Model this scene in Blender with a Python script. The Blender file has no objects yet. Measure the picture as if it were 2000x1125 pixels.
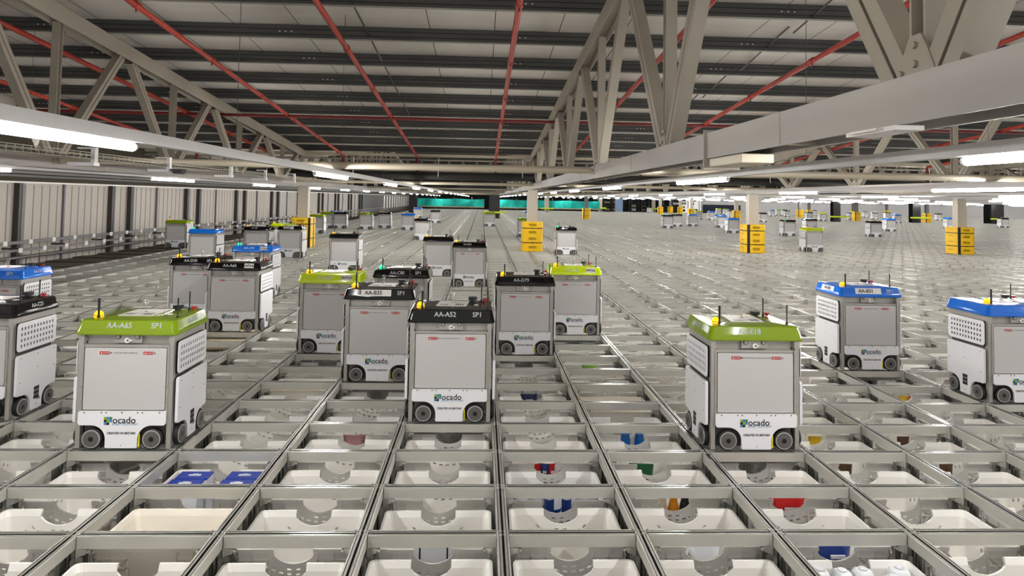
import bpy, bmesh, math, random
from mathutils import Vector, Matrix
random.seed(7)
SC = bpy.context.scene
COL = SC.collection
PI = math.pi

# ------------------------------------------------------------------ camera
W, D = 0.70, 0.5418                     # grid cell width (x) and depth (y)
cam = bpy.data.cameras.new('camera')
co = bpy.data.objects.new('camera', cam); COL.objects.link(co)
yw, pt, rl = 0.042155, 0.042986, 0.017990
cy, sy, cp, sp, cr, sr = math.cos(yw), math.sin(yw), math.cos(pt), math.sin(pt), math.cos(rl), math.sin(rl)
B = Matrix(((1,0,0),(0,0,-1),(0,1,0)))
Ry = Matrix(((cy,0,-sy),(0,1,0),(sy,0,cy)))
Rx = Matrix(((1,0,0),(0,cp,sp),(0,-sp,cp)))
Rz = Matrix(((cr,-sr,0),(sr,cr,0),(0,0,1)))
R = Rz @ Rx @ Ry @ B
M = Matrix((R[0], -Vector(R[1]), -Vector(R[2]))).transposed().to_4x4()
CAM = Vector((-0.13635, -3.41656, 1.67667))
M.translation = CAM
co.matrix_world = M
cam.sensor_width = 36.0; cam.sensor_fit = 'HORIZONTAL'
cam.lens = 36.0 * 1300 / 2000
cam.shift_x = (1000 - 997.465) / 2000
cam.shift_y = -(562.5 - 332.116) / 2000
cam.clip_start = 0.05; cam.clip_end = 400
SC.camera = co
# ------------------------------------------------------------------ world and exposure
wd = bpy.data.worlds.new('hall_air'); SC.world = wd; wd.use_nodes = True
wd.node_tree.nodes['Background'].inputs[0].default_value = (1.0, 0.97, 0.93, 1)
wd.node_tree.nodes['Background'].inputs[1].default_value = 0.45
SC.view_settings.view_transform = 'Standard'
SC.view_settings.look = 'None'
SC.view_settings.exposure = 0.80
SC.view_settings.gamma = 1.0
SC.view_settings.use_curve_mapping = False
LAMP = 88.0                             # brightness of the fluorescent tubes
cyc = SC.cycles
cyc.max_bounces = 8; cyc.diffuse_bounces = 5; cyc.glossy_bounces = 3; cyc.transmission_bounces = 2
cyc.caustics_reflective = False; cyc.caustics_refractive = False
cyc.use_denoising = True
cyc.sample_clamp_indirect = 4.0
cyc.use_light_tree = True

# ------------------------------------------------------------------ helpers
def lin(c):
    return tuple((v/12.92 if v <= 0.04045 else ((v+0.055)/1.055)**2.4) for v in c)
def mat(name, rgb, rough=0.5, metal=0.0, emit=0, noise=None, spec=0.5, coat=0.0):
    m = bpy.data.materials.new(name); m.use_nodes = True
    nt = m.node_tree; b = nt.nodes['Principled BSDF']
    c = (*lin(rgb), 1)
    b.inputs['Base Color'].default_value = c
    b.inputs['Roughness'].default_value = rough; b.inputs['Metallic'].default_value = metal
    b.inputs['Specular IOR Level'].default_value = spec
    b.inputs['Coat Weight'].default_value = coat
    if emit:
        b.inputs['Emission Color'].default_value = c; b.inputs['Emission Strength'].default_value = emit
    if noise:
        amt, scale, stretch = noise
        tc = nt.nodes.new('ShaderNodeTexCoord'); mp = nt.nodes.new('ShaderNodeMapping')
        mp.inputs['Scale'].default_value = stretch
        nz = nt.nodes.new('ShaderNodeTexNoise'); nz.inputs['Scale'].default_value = scale; nz.inputs['Detail'].default_value = 4
        rp = nt.nodes.new('ShaderNodeMapRange'); rp.inputs[1].default_value = .3; rp.inputs[2].default_value = .7
        rp.inputs[3].default_value = 1-amt; rp.inputs[4].default_value = 1+amt
        mx = nt.nodes.new('ShaderNodeVectorMath'); mx.operation = 'SCALE'
        mx.inputs[0].default_value = c[:3]
        L = nt.links
        L.new(tc.outputs['Object'], mp.inputs[0]); L.new(mp.outputs[0], nz.inputs['Vector'])
        L.new(nz.outputs['Fac'], rp.inputs[0]); L.new(rp.outputs[0], mx.inputs['Scale'])
        L.new(mx.outputs[0], b.inputs['Base Color'])
    return m
MT = {}
def m_(k, *a, **k2): MT[k] = mat(k, *a, **k2)
m_('aluminium', (.79,.785,.755), .46, .4, noise=(.08, 3, (1,1,1)))
m_('bright_aluminium', (.86,.86,.84), .22, .7)
m_('groove', (.16,.16,.15), .6)
m_('post', (.55,.55,.52), .45, .3)
m_('tote_white', (.99,.98,.96), .42, noise=(.03, 4, (1,1,1)))
m_('tote_cream', (.985,.96,.91), .42)
m_('robot_white', (.96,.96,.975), .28, coat=.3)
m_('panel_white', (.785,.775,.77), .4)
m_('steel', (.70,.685,.66), .40, .4, noise=(.06, 6, (1,1,1)))
m_('dark_steel', (.36,.35,.33), .5, .3)
m_('rubber', (.07,.07,.07), .6)
m_('hub_grey', (.37,.36,.36), .5)
m_('rim_light', (.74,.74,.73), .35, .3)
m_('black', (.05,.05,.05), .4)
m_('lid_green', (.49,.59,.0), .13, coat=.15)
m_('lid_lime', (.76,.84,.04), .14, coat=.25)
m_('lid_black', (.045,.045,.045), .10, spec=.35)
m_('lid_blue', (.03,.42,.84), .14, coat=.25)
m_('letter_grey', (.72,.74,.74), .5)
m_('letter_black', (.10,.10,.10), .5)
m_('letter_blue', (.42,.58,.72), .5)
m_('label_white', (.93,.91,.89), .4)
m_('caution_red', (.70,.04,.07), .4)
m_('logo_lime', (.60,.70,.12), .4); m_('logo_blue', (.22,.52,.80), .4); m_('logo_green', (.25,.50,.35), .4)
m_('stop_red', (.72,.05,.06), .35)
m_('yellow_strip', (.90,.86,.10), .5)
m_('beacon_amber', (1.0,.70,.05), .25, emit=.9)
m_('beacon_green', (.15,.95,.62), .25, emit=1.0)
m_('chrome', (.85,.85,.85), .18, .9)
m_('beam_paint', (.63,.60,.545), .5, noise=(.10, 1.2, (1,1,1)))
m_('beam_grey', (.68,.66,.64), .48, noise=(.10, 1.5, (1,.6,3)))
m_('deck', (.90,.88,.85), .6, noise=(.07, .6, (1,6,1)))
m_('seam', (.30,.29,.27), .7)
m_('purlin', (.36,.36,.355), .45, .5, noise=(.15, 2, (.6,1,1)))
m_('purlin_light', (.60,.60,.57), .5, .3)
m_('pipe_red', (.64,.17,.10), .4)
m_('pipe_dark_red', (.45,.12,.12), .5)
m_('tie_tube', (.78,.74,.66), .35, .2, noise=(.08, 2, (.3,1,1)))
m_('duct_black', (.07,.065,.06), .6)
m_('trunk_white', (.82,.81,.81), .35)
m_('tube', (1,.992,.975), .4, emit=LAMP)
m_('wall_panel', (.73,.70,.665), .6, noise=(.06, .8, (1,1,.3)))
m_('wall_groove', (.57,.545,.51), .7)
m_('stud_dark', (.24,.22,.21), .5)
m_('stud_grey', (.44,.43,.45), .5)
m_('rail_grey', (.46,.45,.45), .45, .3)
m_('board_brown', (.26,.23,.17), .7)
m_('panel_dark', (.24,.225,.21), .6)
m_('guard_yellow', (1,.80,.04), .42)
m_('guard_shade', (.93,.66,.03), .5)
m_('column_cream', (.80,.76,.70), .5, noise=(.05, 2, (1,1,.3)))
m_('column_dark', (.13,.13,.13), .35)
m_('bar_lime', (.80,.90,.15), .45)
m_('netting', (.04,.72,.67), .7, noise=(.4, 1.0, (1,1,1)))
m_('ply', (.72,.66,.54), .7)
m_('far_wall', (.95,.94,.94), .6)
m_('far_dark', (.20,.20,.20), .7, noise=(.5, .6, (1,1,1)))
m_('navy', (.05,.09,.20), .6)
m_('concrete', (.33,.32,.30), .8)
m_('screen_blue', (.66,.78,.95), .4)
m_('wire', (.70,.68,.62), .4, .4)

m_('box_blue',(.06,.22,.66),.35); m_('card',(.80,.74,.66),.6); m_('milk_white',(.93,.94,.96),.3); m_('cap_blue',(.55,.70,.90),.4)
m_('amber',(.85,.55,.08),.3); m_('sauce_brown',(.35,.22,.10),.35); m_('foil_blue',(.06,.20,.50),.25); m_('packet_red',(.80,.08,.08),.3)
m_('purple',(.45,.28,.60),.4); m_('orange',(.85,.50,.25),.45); m_('pink',(.82,.62,.64),.5); m_('bottle_blue',(.08,.42,.75),.3)
m_('yellow',(.95,.78,.10),.4); m_('green',(.45,.70,.20),.4); m_('dark_green',(.05,.40,.22),.4); m_('navy_pack',(.06,.12,.30),.35); m_('wood',(.80,.72,.58),.6)

class MB:
    def __init__(s): s.v=[]; s.f=[]; s.m=[]; s.s=[]; s.mats=[]
    def mi(s, k):
        if k not in s.mats: s.mats.append(k)
        return s.mats.index(k)
    def add(s, vs, fs, k, smooth=False):
        o=len(s.v); s.v += [tuple(v) for v in vs]; i=s.mi(k)
        for f in fs: s.f.append(tuple(a+o for a in f)); s.m.append(i); s.s.append(smooth)
        return s
    def box(s, x0,x1,y0,y1,z0,z1, k):
        v=[(x0,y0,z0),(x1,y0,z0),(x1,y1,z0),(x0,y1,z0),(x0,y0,z1),(x1,y0,z1),(x1,y1,z1),(x0,y1,z1)]
        return s.add(v,[(0,3,2,1),(4,5,6,7),(0,1,5,4),(1,2,6,5),(2,3,7,6),(3,0,4,7)],k)
    def bar(s, p0, p1, w, h, k, side=(1,0,0), off=0):
        """box from p0 to p1; w measured along `side`, h across; off shifts it across"""
        p0=Vector(p0); p1=Vector(p1); d=(p1-p0).normalized(); a=Vector(side); a=(a-d*a.dot(d)).normalized(); b=d.cross(a)
        vs=[]
        for p in (p0,p1):
            for i,j in ((-1,-1),(1,-1),(1,1),(-1,1)): vs.append(p+a*(w/2*i)+b*(h/2*j+off))
        return s.add(vs,[(0,1,2,3),(7,6,5,4),(0,4,5,1),(1,5,6,2),(2,6,7,3),(3,7,4,0)],k)
    def cyl(s, p0, p1, r, k, n=16, r2=None, capk=None):
        p0=Vector(p0); p1=Vector(p1); d=(p1-p0).normalized()
        a=Vector((0,0,1)) if abs(d.z)<.9 else Vector((1,0,0)); a=(a-d*a.dot(d)).normalized(); b=d.cross(a)
        r2=r if r2 is None else r2; vs=[]
        for p,rr in ((p0,r),(p1,r2)):
            for i in range(n):
                t=2*PI*i/n; vs.append(p+(a*math.cos(t)+b*math.sin(t))*rr)
        s.add(vs,[(i,(i+1)%n,n+(i+1)%n,n+i) for i in range(n)],k,True)
        s.add(vs[:n],[tuple(range(n))[::-1]],capk or k); s.add(vs[n:],[tuple(range(n))],capk or k)
        return s
    def path(s, pts, r, k, n=8):
        for a,b in zip(pts,pts[1:]): s.cyl(a,b,r,k,n)
        return s
    def dome(s, c, r, k, n=16, m=6, h=1.0):
        c=Vector(c); vs=[]
        for j in range(m):
            t=PI/2*j/m
            for i in range(n):
                u=2*PI*i/n; vs.append(c+Vector((r*math.cos(t)*math.cos(u), r*math.cos(t)*math.sin(u), r*h*math.sin(t))))
        vs.append(c+Vector((0,0,r*h)))
        fs=[(j*n+i,j*n+(i+1)%n,(j+1)*n+(i+1)%n,(j+1)*n+i) for j in range(m-1) for i in range(n)]
        fs+=[((m-1)*n+i,(m-1)*n+(i+1)%n,m*n) for i in range(n)]
        fs.append(tuple(range(n))[::-1])
        return s.add(vs,fs,k,True)
    def prism(s, poly, ax, a0, a1, k):
        """poly in the plane across axis ax ('x': (y,z); 'y': (x,z); 'z': (x,y)), extruded a0..a1"""
        def P(p,a):
            return (a,p[0],p[1]) if ax=='x' else ((p[0],a,p[1]) if ax=='y' else (p[0],p[1],a))
        n=len(poly); vs=[P(p,a0) for p in poly]+[P(p,a1) for p in poly]
        return s.add(vs,[tuple(range(n)),tuple(range(2*n-1,n-1,-1))]+[(i,n+i,n+(i+1)%n,(i+1)%n) for i in range(n)],k)
    def loft(s, rings, k, smooth=False, cap=True):
        n=len(rings[0]); vs=[p for r in rings for p in r]
        fs=[(j*n+i,j*n+(i+1)%n,(j+1)*n+(i+1)%n,(j+1)*n+i) for j in range(len(rings)-1) for i in range(n)]
        s.add(vs,fs,k,smooth)
        if cap: s.add(rings[0],[tuple(range(n))[::-1]],k); s.add(rings[-1],[tuple(range(n))],k)
        return s
    def merge(s, o, mtx=None):
        k0=len(s.v)
        s.v += [tuple(mtx @ Vector(v)) if mtx else v for v in o.v]
        for f,m,sm in zip(o.f,o.m,o.s): s.f.append(tuple(a+k0 for a in f)); s.m.append(s.mi(o.mats[m])); s.s.append(sm)
        return s
    def mesh(s, name, bevel=0, fix=True):
        me=bpy.data.meshes.new(name); me.from_pydata(s.v,[],s.f)
        for k in s.mats: me.materials.append(MT[k])
        me.polygons.foreach_set('material_index', s.m); me.polygons.foreach_set('use_smooth', s.s)
        if fix or bevel:
            bm=bmesh.new(); bm.from_mesh(me)
            if bevel:
                bmesh.ops.remove_doubles(bm, verts=bm.verts, dist=1e-5)
                bmesh.ops.recalc_face_normals(bm, faces=bm.faces)
                es=[e for e in bm.edges if len(e.link_faces)==2 and e.calc_face_angle(0)>.5]
                bmesh.ops.bevel(bm, geom=es, offset=bevel, segments=2, affect='EDGES', profile=.6, clamp_overlap=True)
            else: bmesh.ops.recalc_face_normals(bm, faces=bm.faces)
            bm.to_mesh(me); bm.free()
        me.update(); return me
    def build(s, name, parent=None, bevel=0, loc=None, fix=True):
        return link(name, s.mesh(name, bevel, fix), parent, loc)
def link(name, me, parent=None, loc=None):
    o=bpy.data.objects.new(name, me); COL.objects.link(o)
    if parent: o.parent=parent
    if loc: o.location=loc
    return o
def empty(name, loc=(0,0,0), rz=0):
    o=bpy.data.objects.new(name,None); COL.objects.link(o); o.location=loc; o.rotation_euler=(0,0,rz); o.empty_display_size=.1; return o
def tag(o, label=None, cat=None, group=None, kind=None):
    if label: o['label']=label
    if cat: o['category']=cat
    if group: o['group']=group
    if kind: o['kind']=kind
    return o
def rrect(hx, hy, r, z, n=5, cx=0, cyy=0):
    pts=[]
    for sx,sy,a0 in ((1,1,0),(-1,1,PI/2),(-1,-1,PI),(1,-1,1.5*PI)):
        for i in range(n+1):
            a=a0+PI/2*i/n; pts.append((cx+sx*(hx-r)+r*math.cos(a), cyy+sy*(hy-r)+r*math.sin(a), z))
    return pts
def rpoly(x0,x1,z0,z1,r,n=4):
    pts=[]
    for cx_,cz_,a0 in ((x1-r,z1-r,0),(x0+r,z1-r,PI/2),(x0+r,z0+r,PI),(x1-r,z0+r,1.5*PI)):
        for i in range(n+1):
            a=a0+PI/2*i/n; pts.append((cx_+r*math.cos(a), cz_+r*math.sin(a)))
    return pts
_dg=None
def text_mesh(name, s, size, k, align='CENTER', sx=1.0, extrude=.0006, shear=0.0, bold=0.0):
    cu=bpy.data.curves.new('t','FONT'); cu.body=s; cu.size=size; cu.extrude=extrude; cu.align_x=align; cu.align_y='CENTER'; cu.shear=shear; cu.offset=bold
    cu.resolution_u=3
    o=bpy.data.objects.new('t',cu); COL.objects.link(o)
    bpy.context.view_layer.update()
    dg=bpy.context.evaluated_depsgraph_get()
    me=bpy.data.meshes.new_from_object(o.evaluated_get(dg)); me.name=name
    COL.objects.unlink(o); bpy.data.objects.remove(o); bpy.data.curves.remove(cu)
    me.materials.clear(); me.materials.append(MT[k])
    if sx!=1: me.transform(Matrix.Diagonal((sx,1,1,1)))
    return me
def join_meshes(name, items):
    """items: (mesh, matrix); one mesh keeping materials"""
    bm=bmesh.new(); mats=[]; 
    for me,mx in items:
        idx=[]
        for m in me.materials:
            if m not in mats: mats.append(m)
            idx.append(mats.index(m))
        n0=len(bm.faces); nv=len(bm.verts)
        bm.from_mesh(me); bm.verts.ensure_lookup_table(); bm.faces.ensure_lookup_table()
        for v in bm.verts[nv:]: v.co = mx @ v.co
        for f in bm.faces[n0:]: f.material_index = idx[f.material_index] if idx else 0
    out=bpy.data.meshes.new(name); bm.to_mesh(out); bm.free()
    for m in mats: out.materials.append(m)
    return out
def boolean(me, cutter):
    a=bpy.data.objects.new('a',me); b=bpy.data.objects.new('b',cutter); COL.objects.link(a); COL.objects.link(b)
    md=a.modifiers.new('b','BOOLEAN'); md.object=b; md.operation='DIFFERENCE'; md.solver='EXACT'
    bpy.context.view_layer.update()
    out=bpy.data.meshes.new_from_object(a.evaluated_get(bpy.context.evaluated_depsgraph_get()))
    for o in (a,b): COL.objects.unlink(o); bpy.data.objects.remove(o)
    return out

# ================================================================== setting
XL, XR, YB = -11.0, 94.0, 97.0
I0, I1 = -13, 130                        # lengthwise rail lines
J0, J1 = -3, 178                         # crosswise rail lines
Z0 = 1.69                                # z of nothing: camera height for reference
slab=MB().box(-11.2,XR+1,-6,YB+16,-1.75,-1.6,'concrete')
tag(slab.build('floor'),kind='structure')

# storage grid: tracks and posts
grid=empty('storage_grid'); tag(grid,'grey aluminium track grid spanning the whole hall over the totes','grid')
hw=.029
prof=[(-hw,-.058),(-hw,0),(-.021,0),(-.021,-.004),(-.0175,-.004),(-.0175,-.001),(-.006,-.001),(-.006,-.014),(.006,-.014),(.006,-.001),(.0175,-.001),(.0175,-.004),(.021,-.004),(.021,0),(hw,0),(hw,-.058)]
pm=['aluminium','aluminium','groove','groove','groove','bright_aluminium','groove','groove','groove','bright_aluminium','groove','groove','groove','aluminium','aluminium','aluminium']
def track(mb, axis, a0, a1, c=0):
    n=len(prof)
    for i in range(n):
        p,q=prof[i],prof[(i+1)%n]
        if axis=='y': vs=[(c+p[0],a0,p[1]),(c+p[0],a1,p[1]),(c+q[0],a1,q[1]),(c+q[0],a0,q[1])]
        else: vs=[(a0,c+p[0],p[1]),(a1,c+p[0],p[1]),(a1,c+q[0],q[1]),(a0,c+q[0],q[1])]
        mb.add(vs,[(0,1,2,3)],pm[i])
    for a in (a0,a1):
        vs=[((c+p[0],a,p[1]) if axis=='y' else (a,c+p[0],p[1])) for p in prof]
        mb.add(vs,[(0,1,14,15),(1,2,3,4,5,6,7),(8,9,10,11,12,13,14),(1,7,8,14)],'aluminium')
    return mb
mb=MB(); track(mb,'y',J0*D,J1*D); lt=mb.mesh('lengthwise_track',fix=False)
near_lines=sorted(range(I0,I1+1),key=lambda i:abs(i-3))[:99]
for i in near_lines: link('lengthwise_track',lt,grid,(i*W,0,0))
mb=MB()
for i in range(I0,I1+1):
    if i not in near_lines: track(mb,'y',18*D,J1*D,i*W)
o=mb.build('far_lengthwise_tracks',grid,fix=False); o['kind']='stuff'
def cross_mesh(i0,i1,detail):
    mb=MB()
    for i in range(i0,i1):
        x0,x1=i*W+.033,(i+1)*W-.033
        if detail: track(mb,'x',x0,x1)
        else:
            mb.box(x0,x1,-hw,hw,-.058,0,'aluminium')
            if i1<100: mb.prism([(x1-.055,-.058),(x1,-.058),(x1,-.018)],'y',-hw-.002,-hw+.002,'groove'); mb.prism([(x0,-.018),(x0,-.058),(x0+.05,-.058)],'y',-hw-.002,-hw+.002,'post')
        if detail:
            for x,s in ((x0,-1),(x1,1)):
                for yy in (-.019,.019):
                    mb.box(min(x,x+s*.03),max(x,x+s*.03),yy-.004,yy+.004,-.003,.0025,'bright_aluminium')
                    mb.cyl((x-s*.006,yy,.0),(x-s*.006,yy,.006),.004,'chrome',6)
            # cast brackets under the track ends
            for x,s in ((x0-.004,1),(x1+.004,-1)):
                mb.prism([(x,-.058),(x+s*.055,-.062),(x+s*.045,-.085),(x,-.105)],'y',-.028,.028,'bright_aluminium')
                mb.cyl((x+s*.06,-hw-.008,-.068),(x+s*.06,-hw+.01,-.068),.007,'chrome',6)
    return mb.mesh('crosswise_track',fix=False)
cn=cross_mesh(I0,24,True); cm=cross_mesh(I0,45,False); cf=cross_mesh(I0,I1,False)
for j in range(J0,J1+1):
    if j<=26: o=link('crosswise_track',cn,grid,(0,j*D,0))
    elif j<=50: o=link('crosswise_track',cm,grid,(0,j*D,0))
    elif j<=96: o=link('crosswise_track',cf,grid,(0,j*D,0))
mb=MB()
for j in range(97,J1+1): mb.box(I0*W,I1*W,j*D-hw,j*D+hw,-.058,-.002,'aluminium')
o=mb.build('far_crosswise_tracks',grid,fix=False); o['kind']='stuff'
# posts
def post_mb():
    mb=MB(); s=.022
    mb.box(-s,s,-s,s,-1.6,-.06,'post')
    for a,b in ((1,1),(1,-1),(-1,1),(-1,-1)):
        mb.box(min(a*.03,a*.062),max(a*.03,a*.062),b*.026-.003,b*.026+.003,-1.6,-.10,'post')
        mb.box(a*.026-.003,a*.026+.003,min(b*.03,b*.062),max(b*.03,b*.062),-1.6,-.10,'post')
        mb.box(a*.020-.002,a*.020+.002,b*.020-.002,b*.020+.002,-1.6,-.10,'groove')
    for s_ in (-1,1):
        mb.box(-.004,.004,s_*.022-.002,s_*.022+.002,-1.6,-.07,'groove'); mb.box(s_*.022-.002,s_*.022+.002,-.004,.004,-1.6,-.07,'groove')
    return mb
pmb=post_mb(); pme=pmb.mesh('post',fix=False)
nodes=[(i,j) for j in range(-2,27) for i in range(I0,24)]
def inview(x,y,z=0,mx=1.12,my=1.2):
    v=Vector((x,y,z))-CAM; c=R@v
    if c.z<.4: return None
    u=(997.5+1300*c.x/c.z,332+1300*c.y/c.z)
    return c.z if (-2000*(mx-1)<u[0]<2000*mx and -300<u[1]<1125*my) else None
nv=[(inview(i*W,j*D,-.1),i,j) for i,j in nodes]; nv=sorted([n for n in nv if n[0]])
for z,i,j in nv[:90]: link('post',pme,grid,(i*W,j*D,0))
mb=MB()
for z,i,j in nv[90:]: mb.merge(pmb,Matrix.Translation((i*W,j*D,0)))
o=mb.build('far_posts',grid,fix=False); o['kind']='stuff'

# ================================================================== the hall
def zroof(y):                            # lower face of the purlins; valleys at Y=18.3 and 56.8, ridges between
    p=38.5; t=abs(((y-18.3)+p/2)%p-p/2)
    return 3.10+.085*t
RY0,RY1=-5.0,YB+15
# ceiling deck, with panel seams and fine ribs in the sheet
mb=MB(); ys=[RY0,-.95,18.3,37.55,56.8,76.05,95.3,RY1]
deckz=lambda y: zroof(y)+.215
for a,b in zip(ys,ys[1:]):
    za,zb=deckz(a),deckz(b)
    mb.add([(XL-.3,a,za),(XR,a,za),(XR,b,zb),(XL-.3,b,zb),(XL-.3,a,za+.06),(XR,a,za+.06),(XR,b,zb+.06),(XL-.3,b,zb+.06)],[(0,1,2,3),(4,7,6,5),(0,4,5,1),(1,5,6,2),(2,6,7,3),(3,7,4,0)],'deck')
ceil=tag(mb.build('ceiling',fix=False),kind='structure')
mb=MB(); x=XL
while x<30:
    for a,b in zip(ys[:4],ys[1:4]):
        mb.add([(x,a,deckz(a)-.003),(x+.012,a,deckz(a)-.003),(x+.012,b,deckz(b)-.003),(x,b,deckz(b)-.003)],[(0,1,2,3)],'seam')
    x+=1.0
mb.build('deck_seam',ceil,fix=False)
# purlins: dark cold rolled sections across the hall, one part each
def purlin_mesh():
    mb=MB(); a,b=XL-.2,XR
    mb.box(a,b,-.004,.004,0,.21,'purlin'); mb.box(a,b,-.065,.004,-.006,.002,'purlin_light'); mb.box(a,b,-.004,.065,.204,.212,'purlin')
    mb.box(a,b,-.065,-.058,.0,.018,'purlin'); mb.box(a,b,-.008,-.004,.06,.07,'black'); mb.box(a,b,-.008,-.004,.135,.145,'black')
    x=XL+.6
    while x<14:
        for q in (-.09,0,.09): mb.box(x+q-.012,x+q+.012,-.0065,-.0045,.10,.115,'label_white')
        x+=3.6
    return mb.mesh('purlin',fix=False)
pu=purlin_mesh(); y=-3.03
while y<YB+12:
    if abs(y-18.3)>.3: link('purlin',pu,ceil,(0,y,zroof(y)))
    y+=1.41

# roof trusses (run lengthwise over the column lines)
BZ0,BZ1=1.975,2.150
def truss(x, yc, half, name_label, det=True, y_lo=None, only=None):
    t=empty('roof_truss',(x,yc,0)); tag(t,name_label,'truss','roof trusses over the column lines')
    y0,y1=yc-half,yc+half
    if y_lo is not None: y0=y_lo
    def L(y): return y-yc
    # bottom chord: two upright flanges and a web
    mb=MB()
    for s in (-1,1): mb.box(s*.10-.006,s*.10+.006,L(y0),L(y1),BZ0,BZ1,'beam_grey')
    mb.box(-.094,.094,L(y0),L(y1),(BZ0+BZ1)/2-.006,(BZ0+BZ1)/2+.006,'beam_paint')
    if det:
        yy=y0+1.0
        while yy<y1:
            mb.box(-.108,.108,L(yy)-.006,L(yy)+.006,BZ0+.004,BZ1-.004,'beam_paint'); yy+=3.45
    mb.build('bottom_chord',t,fix=False)
    # top chord follows the roof
    mb=MB(); pk=[p for p in (-.95,18.3,37.55,56.8,76.05,95.3) if y0<p<y1]; ps=[y0]+pk+[y1]
    for a,b in zip(ps,ps[1:]):
        za,zb=zroof(a)-.005,zroof(b)-.005
        for s in (-1,1): mb.add([(s*.09+dx,L(yy),zz) for yy,z2 in ((a,za),(b,zb)) for zz in (z2-.23,z2) for dx in (-.006,.006)],[(0,1,3,2),(4,6,7,5),(0,4,5,1),(2,3,7,6),(0,2,6,4),(1,5,7,3)],'beam_paint')
        mb.add([(dx,L(yy),zz) for yy,z2 in ((a,za),(b,zb)) for zz in (z2-.12,z2-.11) for dx in (-.085,.085)],[(0,1,3,2),(4,6,7,5),(0,4,5,1),(2,3,7,6),(0,2,6,4),(1,5,7,3)],'beam_paint')
    mb.build('top_chord',t,fix=False)
    # web members
    ybs=[]; yy=-1.06-3.42*20
    while yy<200:
        if y0+.3<yy<y1-.3: ybs.append(yy)
        yy+=3.42
    for yb in ybs:
        zt=lambda q: zroof(q)-.235
        for s in (-1,1):
            ye=yb+s*1.55
            if ye<y0+.1 or ye>y1-.1 or zt(ye)-BZ1<.35: continue
            mb=MB(); p0=(0,L(yb+s*.10),BZ1-.02); p1=(0,L(ye),zt(ye)+.03)
            wd=.058 if yb>3 else .072
            mb.bar(p0,p1,.11,wd,'beam_paint',off=-wd*.62); mb.bar(p0,p1,.11,wd,'beam_paint',off=wd*.62)
            if det: mb.bar(p0,p1,.02,wd*2,'groove'); 
            mb.build('diagonal',t,fix=False)
        mb=MB(); mb.box(-.05,.05,L(yb)-.045,L(yb)-.033,BZ1-.02,zt(yb)+.03,'beam_paint'); mb.box(-.05,.05,L(yb)+.033,L(yb)+.045,BZ1-.02,zt(yb)+.03,'beam_paint'); mb.box(-.006,.006,L(yb)-.033,L(yb)+.033,BZ1-.02,zt(yb)+.03,'beam_paint')
        mb.build('upright',t,fix=False)
        if det:
            g=MB().prism([(L(yb)-.12,BZ1-.02),(L(yb)+.12,BZ1-.02),(L(yb)+.065,BZ1+.10),(L(yb)+.03,BZ1+.155),(L(yb)-.03,BZ1+.155),(L(yb)-.065,BZ1+.10)],'x',-.060,-.050,'beam_paint')
            for q,z in ((-.005,.045),(-.005,.115),(.075,.02)): g.cyl((-.060,L(yb)+q,BZ1+z),(-.074,L(yb)+q,BZ1+z),.014,'beam_paint',6)
            g.build('gusset_plate',t,fix=False)
    return t
COLX=[-5.93,1.50,9.08,16.85]
T1=truss(1.50,18.3,19.3,'heavy roof truss crossing the top right, its deep chord landing on the centre column',True,-4.5)
MB().box(-.125,.125,1.07-18.3,1.09-18.3,1.90,2.17,'beam_paint').build('joint_plate',T1)
MB().box(-.10,.10,.48-18.3,1.04-18.3,1.915,1.972,'tie_tube').build('joint_block',T1,bevel=.006)
MB().box(-.13,-.02,-1.05-18.3,-.72-18.3,1.955,1.972,'label_white').box(-.16,-.13,-.98-18.3,-.80-18.3,1.958,1.968,'label_white').build('cover_plate',T1)
truss(-5.93,18.3,19.3,'roof truss at upper left above the near left column',True,-4.5)
truss(9.08,18.3,19.3,'roof truss seen beyond the heavy one, over the near right column',True,-2.0)
truss(16.85,18.3,19.3,'roof truss at far right, over the large right column',True,2.0)
for x in (24.6,32.3): truss(x,18.3,19.3,'roof truss half hidden by the lamps at far right',False,6)
for x in (-5.93,1.50,9.08,16.85): truss(x,56.8,19.3,'distant roof truss in the second bay behind the valley',False)

# cross ties, valley girder, black duct
def thing_(mb,name,label,cat,group=None,parent=None,fix=False): 
    o=mb.build(name,parent,fix=fix)
    return tag(o,label,cat,group)
XT=[XL]+[-5.93,1.50,9.08,16.85,24.6,32.3]
mb=MB()
for a,b in zip(XT,XT[1:]): mb.cyl((a+.13,5.78,2.09),(b-.13,5.78,2.09),.046,'tie_tube',16)
tie=thing_(mb,'tie_tube','beige round steel tie running across between the near trusses','steel tube')
mb=MB()
for x in XT[1:]:
    for s in (-1,1): mb.box(x+s*.11-.006 if s<0 else x+.104,x-.104 if s<0 else x+.116,5.78-.16,5.78+.16,2.03,2.15,'beam_paint'); mb.cyl((x+s*.116,5.72,2.09),(x+s*.13,5.72,2.09),.018,'beam_paint',6); mb.cyl((x+s*.116,5.84,2.09),(x+s*.13,5.84,2.09),.018,'beam_paint',6)
mb.build('end_plate',tie,fix=False)
for y,z,r,l in ((16.6,2.10,.045,'second beige cross tube in front of the near column heads'),(30.0,2.12,.05,'third cross tube, beyond the near columns'),(43.0,2.12,.06,'fourth cross tube deep in the hall'),(55.8,2.08,.08,'cross tube over the distant columns'),(70,2.1,.08,'furthest cross tube near the end of the hall')):
    thing_(MB().cyl((XL,y,z),(XR-1,y,z),r,'tie_tube',12),'tie_tube',l,'steel tube')
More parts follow.
